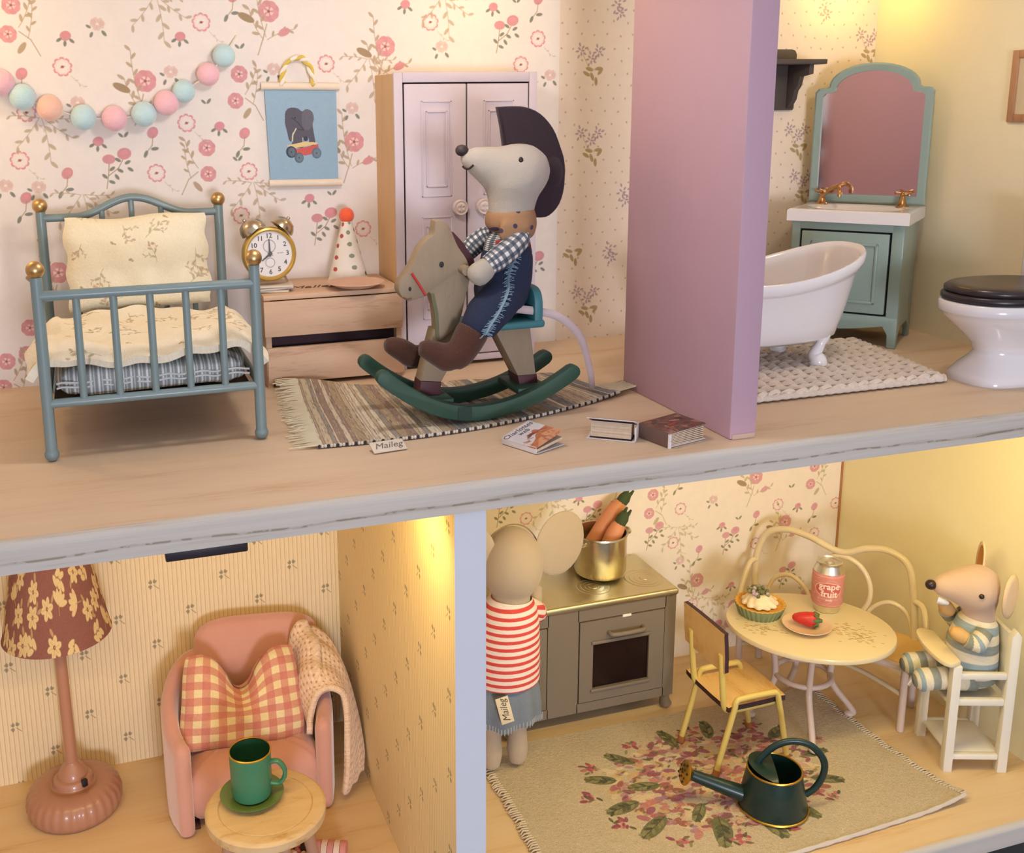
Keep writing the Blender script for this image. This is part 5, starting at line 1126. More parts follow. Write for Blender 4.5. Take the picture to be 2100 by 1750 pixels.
K0, K1, K2, K3 = Vector((4.36, .40, 0)), Vector((8.03, .47, 0)), Vector((7.93, 2.30, 0)), Vector((4.42, 2.36, 0))
def krp(u, v):
    p = K0.lerp(K1, u).lerp(K3.lerp(K2, u), v); bow = .05*math.sin(PI*v)*(2*u-1); e = max(0, u-.86)/.14*max(0, .25-v)*4
    return (p.x-bow+.006*math.sin(v*40), p.y-.05*math.sin(PI*u)*(1-v), FZ+.026+.05*e*e+.003*math.sin(u*30)*math.sin(v*17))
MB().sheet(krp, 60, 34, .02).build('woven_cloth', m_krug, kr, ang=80)
ed = MB(); m_kf = mat('rug_thread', '#cfc0a8', .95, var=.1)
for i in range(70):
    for u, s in ((1, 1), (0, -1)):
        v = (i+.5)/70; p = Vector(krp(u, v)); ed.tube([p+Vector((-s*.03, 0, .0)), p+Vector((s*.02, rr.uniform(-.01, .01), .002)), p+Vector((s*.05, rr.uniform(-.02, .02), -.012))], [.009, .011, .006], 5)
ed.build('fringe', m_kf, kr, kind='stuff')
MB().tube([Vector(krp(i/60, 0))+Vector((0, -.006, -.007)) for i in range(61)], [.017+.003*math.sin(i*2.1) for i in range(61)], 8).build('selvedge', mat('rug_selvedge', '#d0c4b8', .95, bump=.5), kr)
# stove
sv = thing('stove', 'taupe metal play stove with shiny top and dark oven window', 'stove', (5.6, 2.8, FZ))
m_taupe = mat('stove_taupe', '#7b6e5e', .55, var=.03, coat=.1); m_stop = mat('stove_steel', '#cfc6a2', .36, 1, var=.03); m_oven = mat('oven_glass', '#170b10', .22)
X0, X1, Y0, Y1, ZT = 4.74, 6.46, 2.44, 3.22, -2.268
MB().box(X0-.01, X1+.02, Y0-.03, Y1, ZT-.07, ZT, .03, 4).build('hob_top', m_stop, sv, ang=30)
for bx_, by_, rs in ((5.73, 2.70, (.15, .11, .07)), (6.27, 2.71, (.18, .135, .09))):
    o_ = MB()
    for q in rs: o_.lathe([(q+.012, -.001), (q+.005, .003), (q-.005, .003), (q-.012, -.001)], c=(bx_, by_, ZT), n=40)
    o_.lathe([(.045, -.001), (.04, .005), (0, .006)], c=(bx_, by_, ZT), n=24); o_.build('burner_ring', m_stop, sv)
b_ = MB(); b_.box(X0, X0+.06, Y0+.03, Y1-.02, FZ+.16, ZT-.07, .01); b_.box(X1-.06, X1, Y0+.03, Y1-.02, FZ+.16, ZT-.07, .01); b_.build('side_panels', m_taupe, sv)
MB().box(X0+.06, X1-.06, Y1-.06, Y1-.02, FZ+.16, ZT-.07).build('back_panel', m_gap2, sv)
ox0, ox1, oz0, oz1 = 5.455, 6.355, -3.29, -2.45; lx0, lx1, lz0, lz1 = 4.86, 5.155, -3.29, -2.45
f_ = MB()
for a in ((X0, lx0, FZ+.155, ZT-.07), (lx1, ox0, FZ+.155, ZT-.07), (ox1, X1, FZ+.155, ZT-.07), (lx0, lx1, FZ+.155, lz0), (lx0, lx1, lz1, ZT-.07), (ox0, ox1, FZ+.155, oz0), (ox0, ox1, oz1, ZT-.07)): f_.box(a[0]-.004, a[1]+.004, Y0, Y0+.04, a[2]-.004, a[3]+.004)
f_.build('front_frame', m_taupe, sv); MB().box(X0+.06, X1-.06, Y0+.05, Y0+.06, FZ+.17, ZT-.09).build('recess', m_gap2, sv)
def framed(name, a0, a1, b0, b1, hole=None):
    q = MB()
    if hole:
        h0, h1, g0, g1 = hole
        for k in ((a0, h0, b0, b1), (h1, a1, b0, b1), (h0, h1, b0, g0), (h0, h1, g1, b1)): q.box(k[0], k[1], Y0-.008, Y0+.03, k[2], k[3])
        for k in ((h0-.02, h1+.02, g0-.035, g0), (h0-.02, h1+.02, g1, g1+.035)): q.box(k[0], k[1], Y0-.026, Y0, k[2], k[3], .012)
    else: q.box(a0, a1, Y0-.008, Y0+.03, b0, b1, .006)
    return q.build(name, m_taupe, sv)
od = framed('oven_door', ox0+.014, ox1-.014, oz0+.014, oz1-.014, (5.605, 6.185, -3.15, -2.70))
MB().box(5.605, 6.185, Y0+.012, Y0+.018, -3.15, -2.70).build('oven_window', m_oven, od)
ch = MB()
for i in range(5): ch.ell((5.74+.05*i+.02*rr.random(), Y0+.024, -3.05+.04*rr.random()), (.06, .010, .04), 8, 6, mi=i % 2)
ch.build('glow_print', [mat('glow_dark', '#35161a', .5), mat('glow_light', '#4a2622', .3)], od, kind='stuff')  # dark window print with a reddish glow and glint put into its colours
MB().tube(spline([(5.76, Y0-.005, -2.60), (5.77, Y0-.06, -2.60), (5.85, Y0-.075, -2.60), (6.02, Y0-.075, -2.60), (6.10, Y0-.06, -2.60), (6.11, Y0-.005, -2.60)], 4), .022, 10).build('handle', m_taupe, od)
MB().box(5.90, 5.99, Y0-.012, Y0+.0, -2.475, -2.45, .004).build('chipped_spot', mat('chip_white', '#e8e2d8', .6), od, label='white chipped spot at the top edge')
ld = framed('side_door', lx0+.014, lx1-.014, lz0+.014, lz1-.014)
MB().tube(spline([(5.05, Y0-.005, -3.03), (5.05, Y0-.05, -3.01), (5.05, Y0-.06, -2.95), (5.05, Y0-.06, -2.80), (5.05, Y0-.05, -2.74), (5.05, Y0-.005, -2.72)], 4), .020, 10).build('handle', m_taupe, ld)
for x in (X0+.05, X1-.05):
    for y in (Y0+.06, Y1-.08): MB().tube([(x, y, FZ+.20), (x, y-.005, FZ+.10), (x+.015*(1 if x > 5 else -1), y-.01, FZ+.03)], [.055, .045, .06], 12).build('foot', m_taupe, sv)
# pot and carrots
pt = thing('cooking_pot', 'shiny metal two handled pot standing on the stove', 'pot', (5.92, 2.94, ZT+.014)); m_pot = mat('pot_metal', '#dad3ba', .26, 1, var=.02)
pc = (5.92, 2.94, ZT+.016)
MB().lathe([(0, 0), (.20, 0), (.235, .015), (.25, .05), (.25, .40), (.262, .41), (.258, .425), (.243, .42), (.238, .06), (.2, .025), (0, .025)], c=pc, n=56).build('pot_body', m_pot, pt)
for s in (0, PI):
    e = Vector((math.cos(s+.25), math.sin(s+.25), 0)); t_ = Vector((-e.y, e.x, 0)); o_ = Vector(pc)+Vector((0, 0, .37))
    MB().tube(spline([o_+e*.24+t_*.08, o_+e*.31+t_*.075, o_+e*.345, o_+e*.31-t_*.075, o_+e*.24-t_*.08], 6), .018, 8, flat=.7).build('handle', m_pot, pt)
m_car = mat('carrot_orange', '#d48c62', .6, var=.12, nsc=6); m_ctop = mat('carrot_green', '#3c4a26', .8, var=.2)
def carrot(p, q, r, label):
    t = thing('carrot', label, 'carrot', p); P, Q = Vector(p), Vector(q); d = (Q-P).normalized()
    MB().tube([P.lerp(Q, k/8) for k in range(9)], [r*k for k in (.3, .62, .74, .82, .9, .96, 1, .9, .5)], 18).build('root', m_car, t)
    g_ = MB(); g_.tube([Q-d*.03, Q+d*.03, Q+d*.08, Q+d*.10], [.055, .058, .042, .02], 10)
    for k in range(4): a = k*1.57; o_ = Vector((math.cos(a)*.04, 0, math.sin(a)*.03)); g_.tube([Q, Q+d*.07+o_, Q+d*.115+o_*1.1], [.02, .02, .010], 6)
    g_.ell(Q+d*.01, .05, 10, 8); g_.build('leaf_stub', m_ctop, t)
carrot((5.76, 3.07, ZT+.10), (6.19, 3.02, ZT+.68), .092, 'larger orange carrot standing in the pot, behind the shorter one'); carrot((5.86, 2.89, ZT+.12), (6.09, 2.855, ZT+.55), .078, 'shorter orange carrot in front in the metal pot')
# mouse at the stove
m2 = thing('stove_mouse', 'cloth mouse seen from behind in red striped shirt and grey skirt', 'toy mouse', (4.6, 2.12, FZ))
m_cr2 = mat('cloth_cream_two', '#b3a088', .95, var=.04, bump=.3, bsc=110, sheen=.2)
bd_ = MB(); my = 2.10
bd_.ell((4.665, my+.03, -1.62), (.268, .27, .325), 24, 18); bd_.tube([(4.70, my+.15, -1.66), (4.76, my+.38, -1.72), (4.78, my+.5, -1.74)], [.20, .10, .05], 16)
bd_.tube([(4.66, my+.02, -1.85), (4.64, my+.02, -2.05), (4.62, my+.02, -2.6), (4.60, my, -2.95)], [.15, .20, .24, .22], 20)
for x, s in ((4.485, -1), (4.725, 1)): bd_.tube([(x-.0, my, -2.75), (x-.01, my, -3.05), (x-.02+.0*s, my-.02, -3.34), (x-.03, my-.04, FZ+.06)], [.085, .075, .098, .072], 16)
bd_.tube([(4.82, my+.05, -2.10), (4.93, my+.16, -2.10), (4.985, my+.26, -1.975)], [.07, .075, .07], 14); bd_.tube([(4.42, my+.05, -2.12), (4.34, my+.16, -2.1), (4.34, my+.26, -2.02)], [.07, .068, .06], 14)
fuse(bd_, .024, 8).build('body', m_cr2, m2, ang=180)
def disc_ear(cx, cz, r, y, rot):
    M_ = Matrix.Translation((cx, y, cz)) @ Matrix.Rotation(rot, 4, 'Z')
    q = MB(M_); q.ell((0, 0, 0), (r, .035, r*1.02), 28, 12); o_ = q.build('ear', m_cr2, m2, ang=180)
    return o_
disc_ear(5.12, -1.515, .285, my+.06, R(18)); disc_ear(4.23, -1.48, .285, my+.06, R(-18))
MB().tube([(4.665+.262*math.sin(t), my+.05, -1.60+.325*math.cos(t)) for t in [PI*(-.42+.84*i/24) for i in range(25)]], .006, 6).build('head_seam', mat('seam_tan', '#8f7850', .9), m2)
cs = Canvas(32, 240, '#ead9cd')
for i in range(12): cs.poly([(0, i*20), (32, i*20), (32, i*20+9), (0, i*20+9)], '#d0443f', .95)
m_str = matimg('shirt_stripes', cs.grain(.05).image('shirt_stripes'), .95, .3, 90, ext='REPEAT')
def stripe_uv(mb, z0, z1): mb.U = [(math.atan2(v.y-my, v.x-4.6)/6.28, (v.z-z0)/(z1-z0)) for v in mb.V]
s_ = MB(); s_.tube([(4.655, my+.01, -1.91), (4.65, my+.01, -1.97), (4.63, my+.01, -2.10), (4.615, my+.01, -2.32), (4.60, my, -2.54), (4.60, my, -2.64)], [.175, .225, .265, .285, .295, .295], 32, flat=.92, cap=False); stripe_uv(s_, -2.66, -1.90); s_.build('striped_shirt', m_str, m2, ang=180)
for x, s in ((4.80, 1), (4.44, -1)):
    q = MB(); q.tube([(x, my+.03, -2.03), (x+s*.10, my+.08, -2.12), (x+s*.15, my+.16, -2.18), (x+s*.165, my+.22, -2.17)], [.085, .10, .095, .09], 18, cap=False); q.U = [(0, (v.z*1.0+.45*abs(v.x-x)+3)*1.1) for v in q.V]; q.build('sleeve', m_str, m2, ang=180)
m_skirt = mat('skirt_chambray', '#77808a', .95, var=.12, nsc=30, bump=.5, bsc=90)
V = []; F = []; n = 72
for j, (z, r_) in enumerate(((-2.60, .26), (-2.64, .275), (-2.74, .30), (-2.87, .315), (-2.97, .315), (-3.0, .31))):
    for k in range(n): a = 2*PI*k/n; q = r_*(1+(.02+.035*j/5)*math.sin(a*9)+.015*math.sin(a*5+1)); V.append((4.60+math.cos(a)*q, my+math.sin(a)*q*.85, z+.02*math.sin(a*4)*(j > 3)))
for j in range(5):
    for k in range(n): F.append((j*n+k, j*n+(k+1) % n, (j+1)*n+(k+1) % n, (j+1)*n+k))
sk = MB().add(V, F).build('skirt', m_skirt, m2, ang=180)
q = MB()
for k in range(n): a = 2*PI*k/n; r_ = .315*(1+.055*math.sin(a*9)+.015*math.sin(a*5+1)); p = Vector((4.60+math.cos(a)*r_, my+math.sin(a)*r_*.85, -2.985+.02*math.sin(a*4))); q.tube([p+Vector((0, 0, .035)), p, p+Vector((.004*rr.uniform(-1, 1), 0, -.025))], [.006, .007, .004], 4)
q.build('frayed_hem', mat('hem_pale', '#a8acae', .95), sk, kind='stuff')
LM2 = Matrix.Translation((4.47, 1.80, -2.76)) @ Matrix.Rotation(R(-8), 4, 'Z') @ Matrix.Rotation(R(-14), 4, 'Y') @ Matrix.Rotation(R(90), 4, 'X')
tgo = MB(LM2).box(-.055, .055, -.125, .125, -.003, .004, .002).build('cloth_tag', mat('tag_cream', '#e0cfae', .9), m2, label='cream cloth maker tag')
MB(LM2 @ Matrix.Rotation(R(90), 4, 'Z')).text('Maileg', .085, Matrix.Translation((0, 0, .005)), .0006, .35).build('tag_lettering', mat('tag_ink2', '#5f4f3a', .9), tgo, smooth=False)
# yellow school chair
yc = thing('school_chair', 'pale yellow tubular chair with wooden seat and back beside the table', 'chair', (6.6, 1.68, FZ))
m_yt = mat('tube_yellow', '#d6bc66', .4, var=.03, coat=.2); m_ply = wood('chair_ply', '#dfba7c', '#c99a58', (4, 1, 1), 2); m_edge2 = mat('ply_edge', '#3a2026', .6); m_cap = mat('foot_cap', '#a86b3a', .7)
ZS = FZ+.625
def tubeY(pts, nm, n=5): return MB().tube(spline(pts, n), .026, 10).build(nm, m_yt, yc)
for y, xs in ((1.375, 0), (1.90, -.02)):
    tubeY([(6.25+xs, y, FZ+.05), (6.33+xs, y, FZ+.35), (6.40+xs, y, FZ+.62), (6.42+xs, y, FZ+.705), (6.48+xs, y, FZ+.725), (6.74+xs, y, FZ+.725), (6.82+xs, y, FZ+.71), (6.85+xs, y, FZ+.62), (6.91+xs, y, FZ+.35), (6.97+xs, y, FZ+.05)], 'leg_frame')
    for x in (6.25, 6.97): MB().tube([(x+xs, y, FZ+.034), (x+xs+(.015 if x < 6.5 else -.015), y, FZ+.09)], .032, 10).build('foot_cap', m_cap, yc)
for y in (1.43, 1.89): tubeY([(6.86, y, ZS-.03), (6.6, y, ZS-.035), (6.42, y, ZS-.03), (6.35, y, ZS-.0), (6.325, y, ZS+.10), (6.30, y, ZS+.35), (6.285, y, ZS+.52)], 'back_tube')
tubeY([(6.88, 1.40, ZS-.035), (6.89, 1.64, ZS-.035), (6.88, 1.93, ZS-.035)], 'cross_tube')
ss = MB(); pl = curve2([(6.34, 1.43), (6.34, 1.99), (6.42, 2.02), (6.86, 2.02), (6.93, 1.97), (6.93, 1.44), (6.86, 1.40), (6.42, 1.39)], 3, True)
ss.prism(pl, ZS-.012, ZS+.034, 'XY'); ss.I = [0]*len(ss.I); 
for i, f in enumerate(ss.F):
    if len(f) == 4: ss.I[i] = 1
ss.build('seat', [m_ply, m_edge2], yc, ang=30)
sb_ = MB(Matrix.Translation((6.30, 1.69, ZS+.545)) @ Matrix.Rotation(R(-4), 4, 'Y')); pl = curve2([(-.31, -.13), (-.31, .16), (-.26, .19), (.26, .19), (.31, .14), (.31, -.13), (.25, -.19), (-.25, -.19)], 3, True)
sb_.prism(pl, -.02, .018, 'YZ'); 
for i, f in enumerate(sb_.F):
    if len(f) == 4: sb_.I[i] = 1
sb_.build('backrest', [m_ply, m_edge2], yc, ang=30)
# table
tb = thing('oval_table', 'cream enamel oval cafe table with curved tubular legs', 'table', (7.47, 1.80, FZ))
m_enam = mat('enamel_cream', '#dccaa2', .4, var=.02, coat=.3); m_enaml = mat('enamel_pinkish', '#d2bcae', .4, var=.02, coat=.25)
TZ = -2.50; TM = frame((7.46, 1.80, 0), (.79, -.62))
MB(TM).lathe([(0, -.055), (.97, -.055), (.995, -.045), (1.0, -.02), (.99, -.004), (.97, 0), (0, 0)], c=(0, 0, TZ), n=72, sx=.735, sy=.62).build('table_top', m_enam, tb, ang=35)
pr_ = MB(TM)
for i in range(150):
    a = rr.random()*6.28; x, y = rr.choice([(.33, .03), (-.42, -.23), (.45, -.12)]); 
    x += rr.gauss(0, .10); y = round((y+rr.gauss(0, .06))/.022)*.022
    if (x/.68)**2+(y/.56)**2 < .9: pr_.box(x-.014, x+.014, y-.003, y+.003, TZ+.0002, TZ+.0012)
pr_.build('worn_print', mat('print_tan', '#b48a52', .7), tb, kind='stuff')
for k, (fx, fy) in enumerate(((7.26, 1.38), (7.94, 1.75), (7.73, 2.40), (7.06, 2.04))):
    d = Vector((fx-7.5, fy-1.89, 0)); dn_ = d.normalized(); o_ = Vector((7.5, 1.89, 0))
    P = spline([o_+dn_*.33+Vector((0, 0, TZ-.05)), o_+dn_*.29+Vector((0, 0, TZ-.25)), o_+dn_*.255+Vector((0, 0, FZ+.48)), o_+dn_*.30+Vector((0, 0, FZ+.34)), o_+dn_*.44+Vector((0, 0, FZ+.16)), o_+dn_*.50+Vector((0, 0, FZ+.07)), o_+d+Vector((0, 0, FZ+.066))], 6)
    q = MB(); q.tube(P, .030, 10); q.ell(o_+d+Vector((0, 0, FZ+.062)), (.05, .05, .03), 12, 8); q.build('leg', m_enaml, tb, ang=180)
MB().tube([(7.5+.25*math.cos(2*PI*k/40), 1.89+.25*math.sin(2*PI*k/40), FZ+.48) for k in range(40)], .026, 10, closed=True).build('leg_ring', m_enaml, tb)
# things on the table
def P2(lx_, ly_): v = TM @ Vector((lx_, ly_, 0)); return v.x, v.y
tx, ty = 7.16, 2.13
ta = thing('tart', 'small cream tart with green fluted crust and flower topping', 'tart', (tx, ty, TZ+.001))
fl = lambda a, i: 1+.022*math.cos(30*a)
MB().lathe([(0, .002), (.185, .002), (.222, .10), (.226, .112), (.212, .112), (.195, .085)], c=(tx, ty, TZ), n=180, mod=fl).build('crust', mat('crust_green', '#7f8a62', .6, var=.05), ta, ang=70)
MB().lathe([(.225, .108), (.222, .118), (.205, .116), (.195, .092), (.1, .095), (0, .095)], c=(tx, ty, TZ), n=180, mod=fl).build('filling', mat('custard', '#d9a040', .55, var=.1), ta, ang=70)
w_ = MB()
for j in range(3):
    for k in range(22): a = 2*PI*k/11; q = .145-.04*j-.002*k/2; w_.ell((tx+q*math.cos(a+j), ty+q*math.sin(a+j), TZ+.118+.032*j), (.038, .038, .026), 8, 6)
fuse(w_, .012, 3).build('cream_swirl', mat('cream_white', '#e6d2ae', .6), ta, ang=180)
fb_ = MB()
for k in range(60): a, q = rr.random()*6.28, math.sqrt(rr.random())*.10; fb_.ell((tx-.01+q*math.cos(a), ty+.02+q*math.sin(a), TZ+.205+.055*(1-q/.10)+.012*rr.random()), .020, 6, 5, mi=k % 3)
fb_.build('flower_topping', [mat('flower_green', '#8a8a5a', .8), mat('flower_lilac', '#b9a3ae', .8), mat('flower_olive', '#6a6a44', .8)], ta, kind='stuff')
cx2, cy2 = 7.80, 2.0
cn = thing('drink_can', 'pink and silver grapefruit drink can standing on the oval table', 'can', (cx2, cy2, TZ+.001))
cc = Canvas(560, 300, '#c98174')
for i in range(26): a, b = r3.random()*560, r3.random()*300; c0 = r3.uniform(20, 50); cc.ell(a, b, c0, c0, 0, '#d49a8a', .5); cc.ell(a, b, c0*.8, c0*.8, 0, '#c07468', .5)
for xo in (0,):
    cc.ell(140, 165, 82, 66, 0, '#e2b8a4'); cc.ell(140, 165, 76, 60, 0, '#bf5f58'); cc.line([(82, 78), (198, 78)], 3, '#e2b8a4')
cc.line([(0, 20), (560, 20)], 5, '#dba898'); cc.line([(0, 282), (560, 282)], 5, '#dba898')
m_can = matimg('can_print', cc.grain(.04).image('can_print'), .4, ext='REPEAT', coat=.2); m_tin = mat('can_silver', '#dcd8cc', .34, 1, var=.02)
cr = .142; rotc = R(-127-90+0)
CMx = Matrix.Translation((cx2, cy2, TZ+.002)) @ Matrix.Rotation(rotc, 4, 'Z')
MB(CMx).lathe([(cr*.93, .075), (cr, .095), (cr, .375), (cr*.96, .395)], n=64).build('label', m_can, cn)
MB(CMx).lathe([(0, .01), (cr*.7, .01), (cr*.76, 0), (cr*.8, .01), (cr*.93, .075)], n=48).build('can_base', m_tin, cn)
MB(CMx).lathe([(cr*.96, .395), (cr*.80, .455), (cr*.77, .47), (cr*.80, .485), (cr*.76, .49), (cr*.72, .475), (0, .472)], n=48).build('can_top', m_tin, cn)
tb_ = MB(CMx); tb_.lathe([(.03, .474), (.03, .482), (0, .483)], sx=1.3, n=20); tb_.lathe([(.05, .474), (.05, .478), (.03, .478)], sx=.9, n=20); tb_.build('pull_tab', m_tin, cn)
# lettering wrapped on the can front
def wrap_text(body, size, z, r_, ang0, name, m, par, bold=.002):
    q = MB(); q.text(body, size, Matrix(), .0, 0, 'CENTER', 0, bold); W_ = MB()
    V = [Vector((cx2+(r_+.0012)*math.cos(ang0+v.x/r_), cy2+(r_+.0012)*math.sin(ang0+v.x/r_), TZ+z+v.y)) for v in q.V]
    W_.add(V, q.F); return W_.build(name, m, par, smooth=False)
fa = math.atan2(-5.42-cy2, 1.5-cx2)+.12
m_let = mat('can_letter', '#efd2c0', .6)
wrap_text('grape', .085, .285, cr, fa, 'lettering', m_let, cn); wrap_text('fruit', .085, .21, cr, fa, 'lettering', m_let, cn); wrap_text('soda', .03, .155, cr, fa, 'lettering', m_let, cn, .0005)
pm_ = mat('plate_blush', '#dcbc9c', .35, coat=.3); plx, ply = 7.38, 1.74
plate('small_plate', 'blush plate with gold rim holding the red strawberry on the table', (plx, ply, TZ+.001), .215, pm_, 48, .05)
sbx = thing('strawberry', 'red strawberry with green leaves lying on the blush plate', 'strawberry', (plx, ply, TZ+.02))
sd = Vector((.79, -.62, .0)); s0 = Vector((plx, ply, TZ+.099))
MB().tube([s0+sd*k for k in (-.125, -.11, -.07, -.01, .05, .085, .10)], [.012, .032, .05, .064, .068, .055, .03], 20).build('berry', mat('berry_red', '#bf2a24', .45, var=.15, nsc=25, coat=.2), sbx, ang=180)
lf = MB()
for k in range(9): a = 2*PI*k/9; u_ = Vector((.62*math.cos(a), .79*math.cos(a), math.sin(a))); lf.tube([s0+sd*.085+u_*.01, s0+sd*.09+u_*.05, s0+sd*.055+u_*.078], [.018, .022, .006], 6, flat=.5)
lf.tube([s0+sd*.09, s0+sd*.13], [.03, .014], 8); lf.build('leaves', mat('berry_green', '#4f6a34', .7, var=.15), sbx)
# bench
bn = thing('bentwood_bench', 'cream bentwood cafe bench with looped back in the kitchen corner', 'bench', (7.9, 2.3, FZ))
BL, BR = Vector((7.40, 2.74, 0)), Vector((8.25, 1.44, 0)); bd2 = (BR-BL).normalized(); bnrm = Vector((-bd2.y, bd2.x, 0)); L_ = (BR-BL).length
BMx = frame((BL.x, BL.y, FZ), bd2)   # local x along bench, y towards the back, z up
m_bs = mat('bench_seat', '#dcb470', .55, var=.08)
def bt_(P, nm='bent_rail', r_=.032, n=8, m=None): return MB(BMx).tube(spline(P, n), r_, 10).build(nm, m or m_enam, bn, ang=180)
SH = .66; dp = .50
for x in (.0, L_): MB(BMx).tube([(x, 0, .005), (x, 0, SH)], .034, 12).build('leg', m_enaml, bn)
for x in (.03, L_-.03): MB(BMx).tube([(x, dp-.02, .005), (x, dp-.05, SH)], .034, 12).build('leg', m_enaml, bn)
sl = curve2([(-.06, .02), (.06, -.06), (L_-.06, -.06), (L_+.06, .02), (L_+.07, dp*.6), (L_, dp), (.0, dp), (-.07, dp*.6)], 5, True)
MB(BMx).prism(sl, SH-.0, SH+.05, 'XY', .015).build('seat', m_bs, bn); MB(BMx).tube([(x, y, SH+.005) for x, y in sl], .035, 8, closed=True).build('seat_rim', m_enaml, bn)
yb2 = dp-.02; HT = 1.47
bt_([(-.03, yb2-.02, SH+.02), (-.06, yb2, SH+.25), (-.05, yb2+.01, SH+.5), (.03, yb2+.03, HT-.09), (.22, yb2+.04, HT-.005), (.45, yb2+.04, HT-.02), (.76, yb2+.04, HT-.10), (1.00, yb2+.04, HT-.0), (1.20, yb2+.04, HT+.03), (1.38, yb2+.03, HT-.06), (L_-.10, yb2+.01, SH+.5), (L_-.07, yb2, SH+.25), (L_-.04, yb2-.02, SH+.02)], 'back_arch', .034)
lc = [(L_/2+.02+.27*math.cos(t), yb2+.035, SH+.36+.315*math.sin(t)) for t in [2*PI*k/40 for k in range(40)]]
MB(BMx).tube(lc, .026, 10, closed=True).build('back_ring', m_enam, bn)
for s in (0, 1):
    X = (lambda x: x) if s == 0 else (lambda x: L_-x)
    bt_([(X(.06), yb2, SH+.03), (X(.14), yb2+.02, SH+.26), (X(.30), yb2+.03, SH+.33), (X(.46), yb2+.03, SH+.22), (X(.54), yb2+.02, SH+.03)], 'back_loop', .022)
    so = 0 if s == 0 else .14
    bt_([(X(-.055+so), yb2, SH+.42), (X(-.09+so*.5), yb2-.08, SH+.40), (X(-.10), yb2-.24, SH+.20), (X(-.09), .14, SH+.02), (X(-.05), .05, SH-.12), (X(-.02), .01, SH-.18)], 'arm_brace', .028)
bt_([(0, 0, .36), (L_*.25, dp*.25, .40), (L_*.5, dp*.3, .42), (L_*.75, dp*.25, .40), (L_, 0, .36)], 'stretcher', .024); bt_([(.03, dp-.03, .38), (L_*.5, dp*.72, .44), (L_-.03, dp-.03, .38)], 'stretcher', .024)
# high chair
hc = thing('high_chair', 'white wooden high chair with rounded tray at the kitchen wall', 'high chair', (8.42, 1.0, FZ))
HF = Vector((-.94, .34, 0)); HMx = frame((8.632, .70, FZ), HF)   # x forward (tray), y towards viewer's near side is negative
m_hc = mat('paint_white_chair', '#e6dfd0', .5, var=.02)
W2, D2 = -.52, .447   # far side is at y = W2 (frame y points left of forward)
def hb_(x0_, x1_, y0_, y1_, z0_, z1_, nm, b=.008): return MB(HMx).box(min(x0_, x1_), max(x0_, x1_), min(y0_, y1_), max(y0_, y1_), z0_, z1_, b).build(nm, m_hc, hc)
for y in (0, W2):
    s = 1 if y == 0 else -1; ya, yb3 = y-.038, y+.038
    MB(HMx).prism([(-.05, 0), (.03, 0), (.03, 1.27), (-.01, 1.33), (-.05, 1.28)], ya, yb3, 'XZ', .006).build('leg', m_hc, hc)
    MB(HMx).prism([(D2-.035, 0), (D2+.04, 0), (D2+.04, 1.0), (D2-.035, 1.0)], ya, yb3, 'XZ', .006).build('leg', m_hc, hc)
    for z0_, z1_, nm in ((.875, .93, 'arm_rest'), (.63, .69, 'seat_rail'), (.115, .165, 'foot_rail')): hb_(.03, D2-.035, y-.026, y+.026, z0_, z1_, nm)
hb_(-.01, D2+.02, W2+.03, -.03, .60, .64, 'seat'); hb_(-.04, .0, W2+.03, -.03, .70, 1.26, 'backrest'); hb_(.0, D2, W2+.02, -.02, .14, .165, 'foot_board')
MB(HMx).prism(curve2([(D2-.03, -.52), (D2+.06, -.57), (D2+.13, -.50), (D2+.16, -.26), (D2+.13, -.02), (D2+.06, .05), (D2-.03, .0)], 5, False), 1.0, 1.04, 'XY', .008).build('tray', mat('tray_cream', '#ead7ac', .5), hc)
# baby mouse
bmz = thing('baby_mouse', 'small cloth baby mouse in blue striped suit sitting in high chair', 'toy mouse', (8.42, 1.0, FZ+.66))
def hl(x, y, z): return HMx @ Vector((x, y, z))
mc = W2/2
q = MB()
q.tube([hl(x, mc, z) for x, z in ((.585, 1.60), (.55, 1.60), (.49, 1.60), (.40, 1.60), (.31, 1.59), (.21, 1.575), (.13, 1.55), (.08, 1.53))], [.04, .075, .105, .145, .19, .215, .19, .09], 24)
q.tube([hl(.20, mc, 1.5), hl(.18, mc, 1.38), hl(.17, mc, 1.22)], [.17, .13, .13], 18)
fuse(q, .02, 8).build('head', mat('cloth_baby', '#c9ab92', .95, var=.05, bump=.3, sheen=.2), bmz, ang=180)
m_grey = mat('cloth_grey', '#9a8f88', .95, var=.05)
MB().ell(hl(.605, mc, 1.61), (.046, .046, .044), 14, 10).build('nose', mat('nose_black', '#2a1a1a', .4), bmz)
for s in (-1, 1): MB().ell(hl(.27, mc+s*.198, 1.60), .022, 10, 8).build('eye', mat('eye_dark', '#2a1a14', .3), bmz)
def ear(cx, cy, cz, r_, ax):
    M_ = aim(hl(cx, cy, cz), (HMx.to_3x3() @ Vector(ax)))
    o_ = MB(M_).lathe([(0, -.012), (r_*.7, -.014), (r_, .0), (r_*.97, .014), (r_*.6, -.0), (0, -.004)], n=32, sx=.62).build('ear', mat('ear_cloth', '#e2c49c', .95), bmz, ang=180)
    MB(M_).lathe([(0, -.001), (r_*.6, .002), (r_*.80, .009)], n=28, sx=.6).build('ear_lining', mat('ear_tan', '#b0793c', .95), o_)
ear(.13, mc-.14, 1.76, .19, (1, -.25, .05)); ear(.03, mc+.20, 1.60, .20, (.62, -.8, .0))
cs = Canvas(24, 200, '#ddd2b8')
for i in range(0, 10): cs.poly([(0, i*20), (24, i*20), (24, i*20+10), (0, i*20+10)], ('#8a8f86', '#8fa0a6')[i % 2], .95)
m_suit = matimg('suit_stripes', cs.grain(.06).image('suit_stripes'), .95, .3, 90, ext='REPEAT')
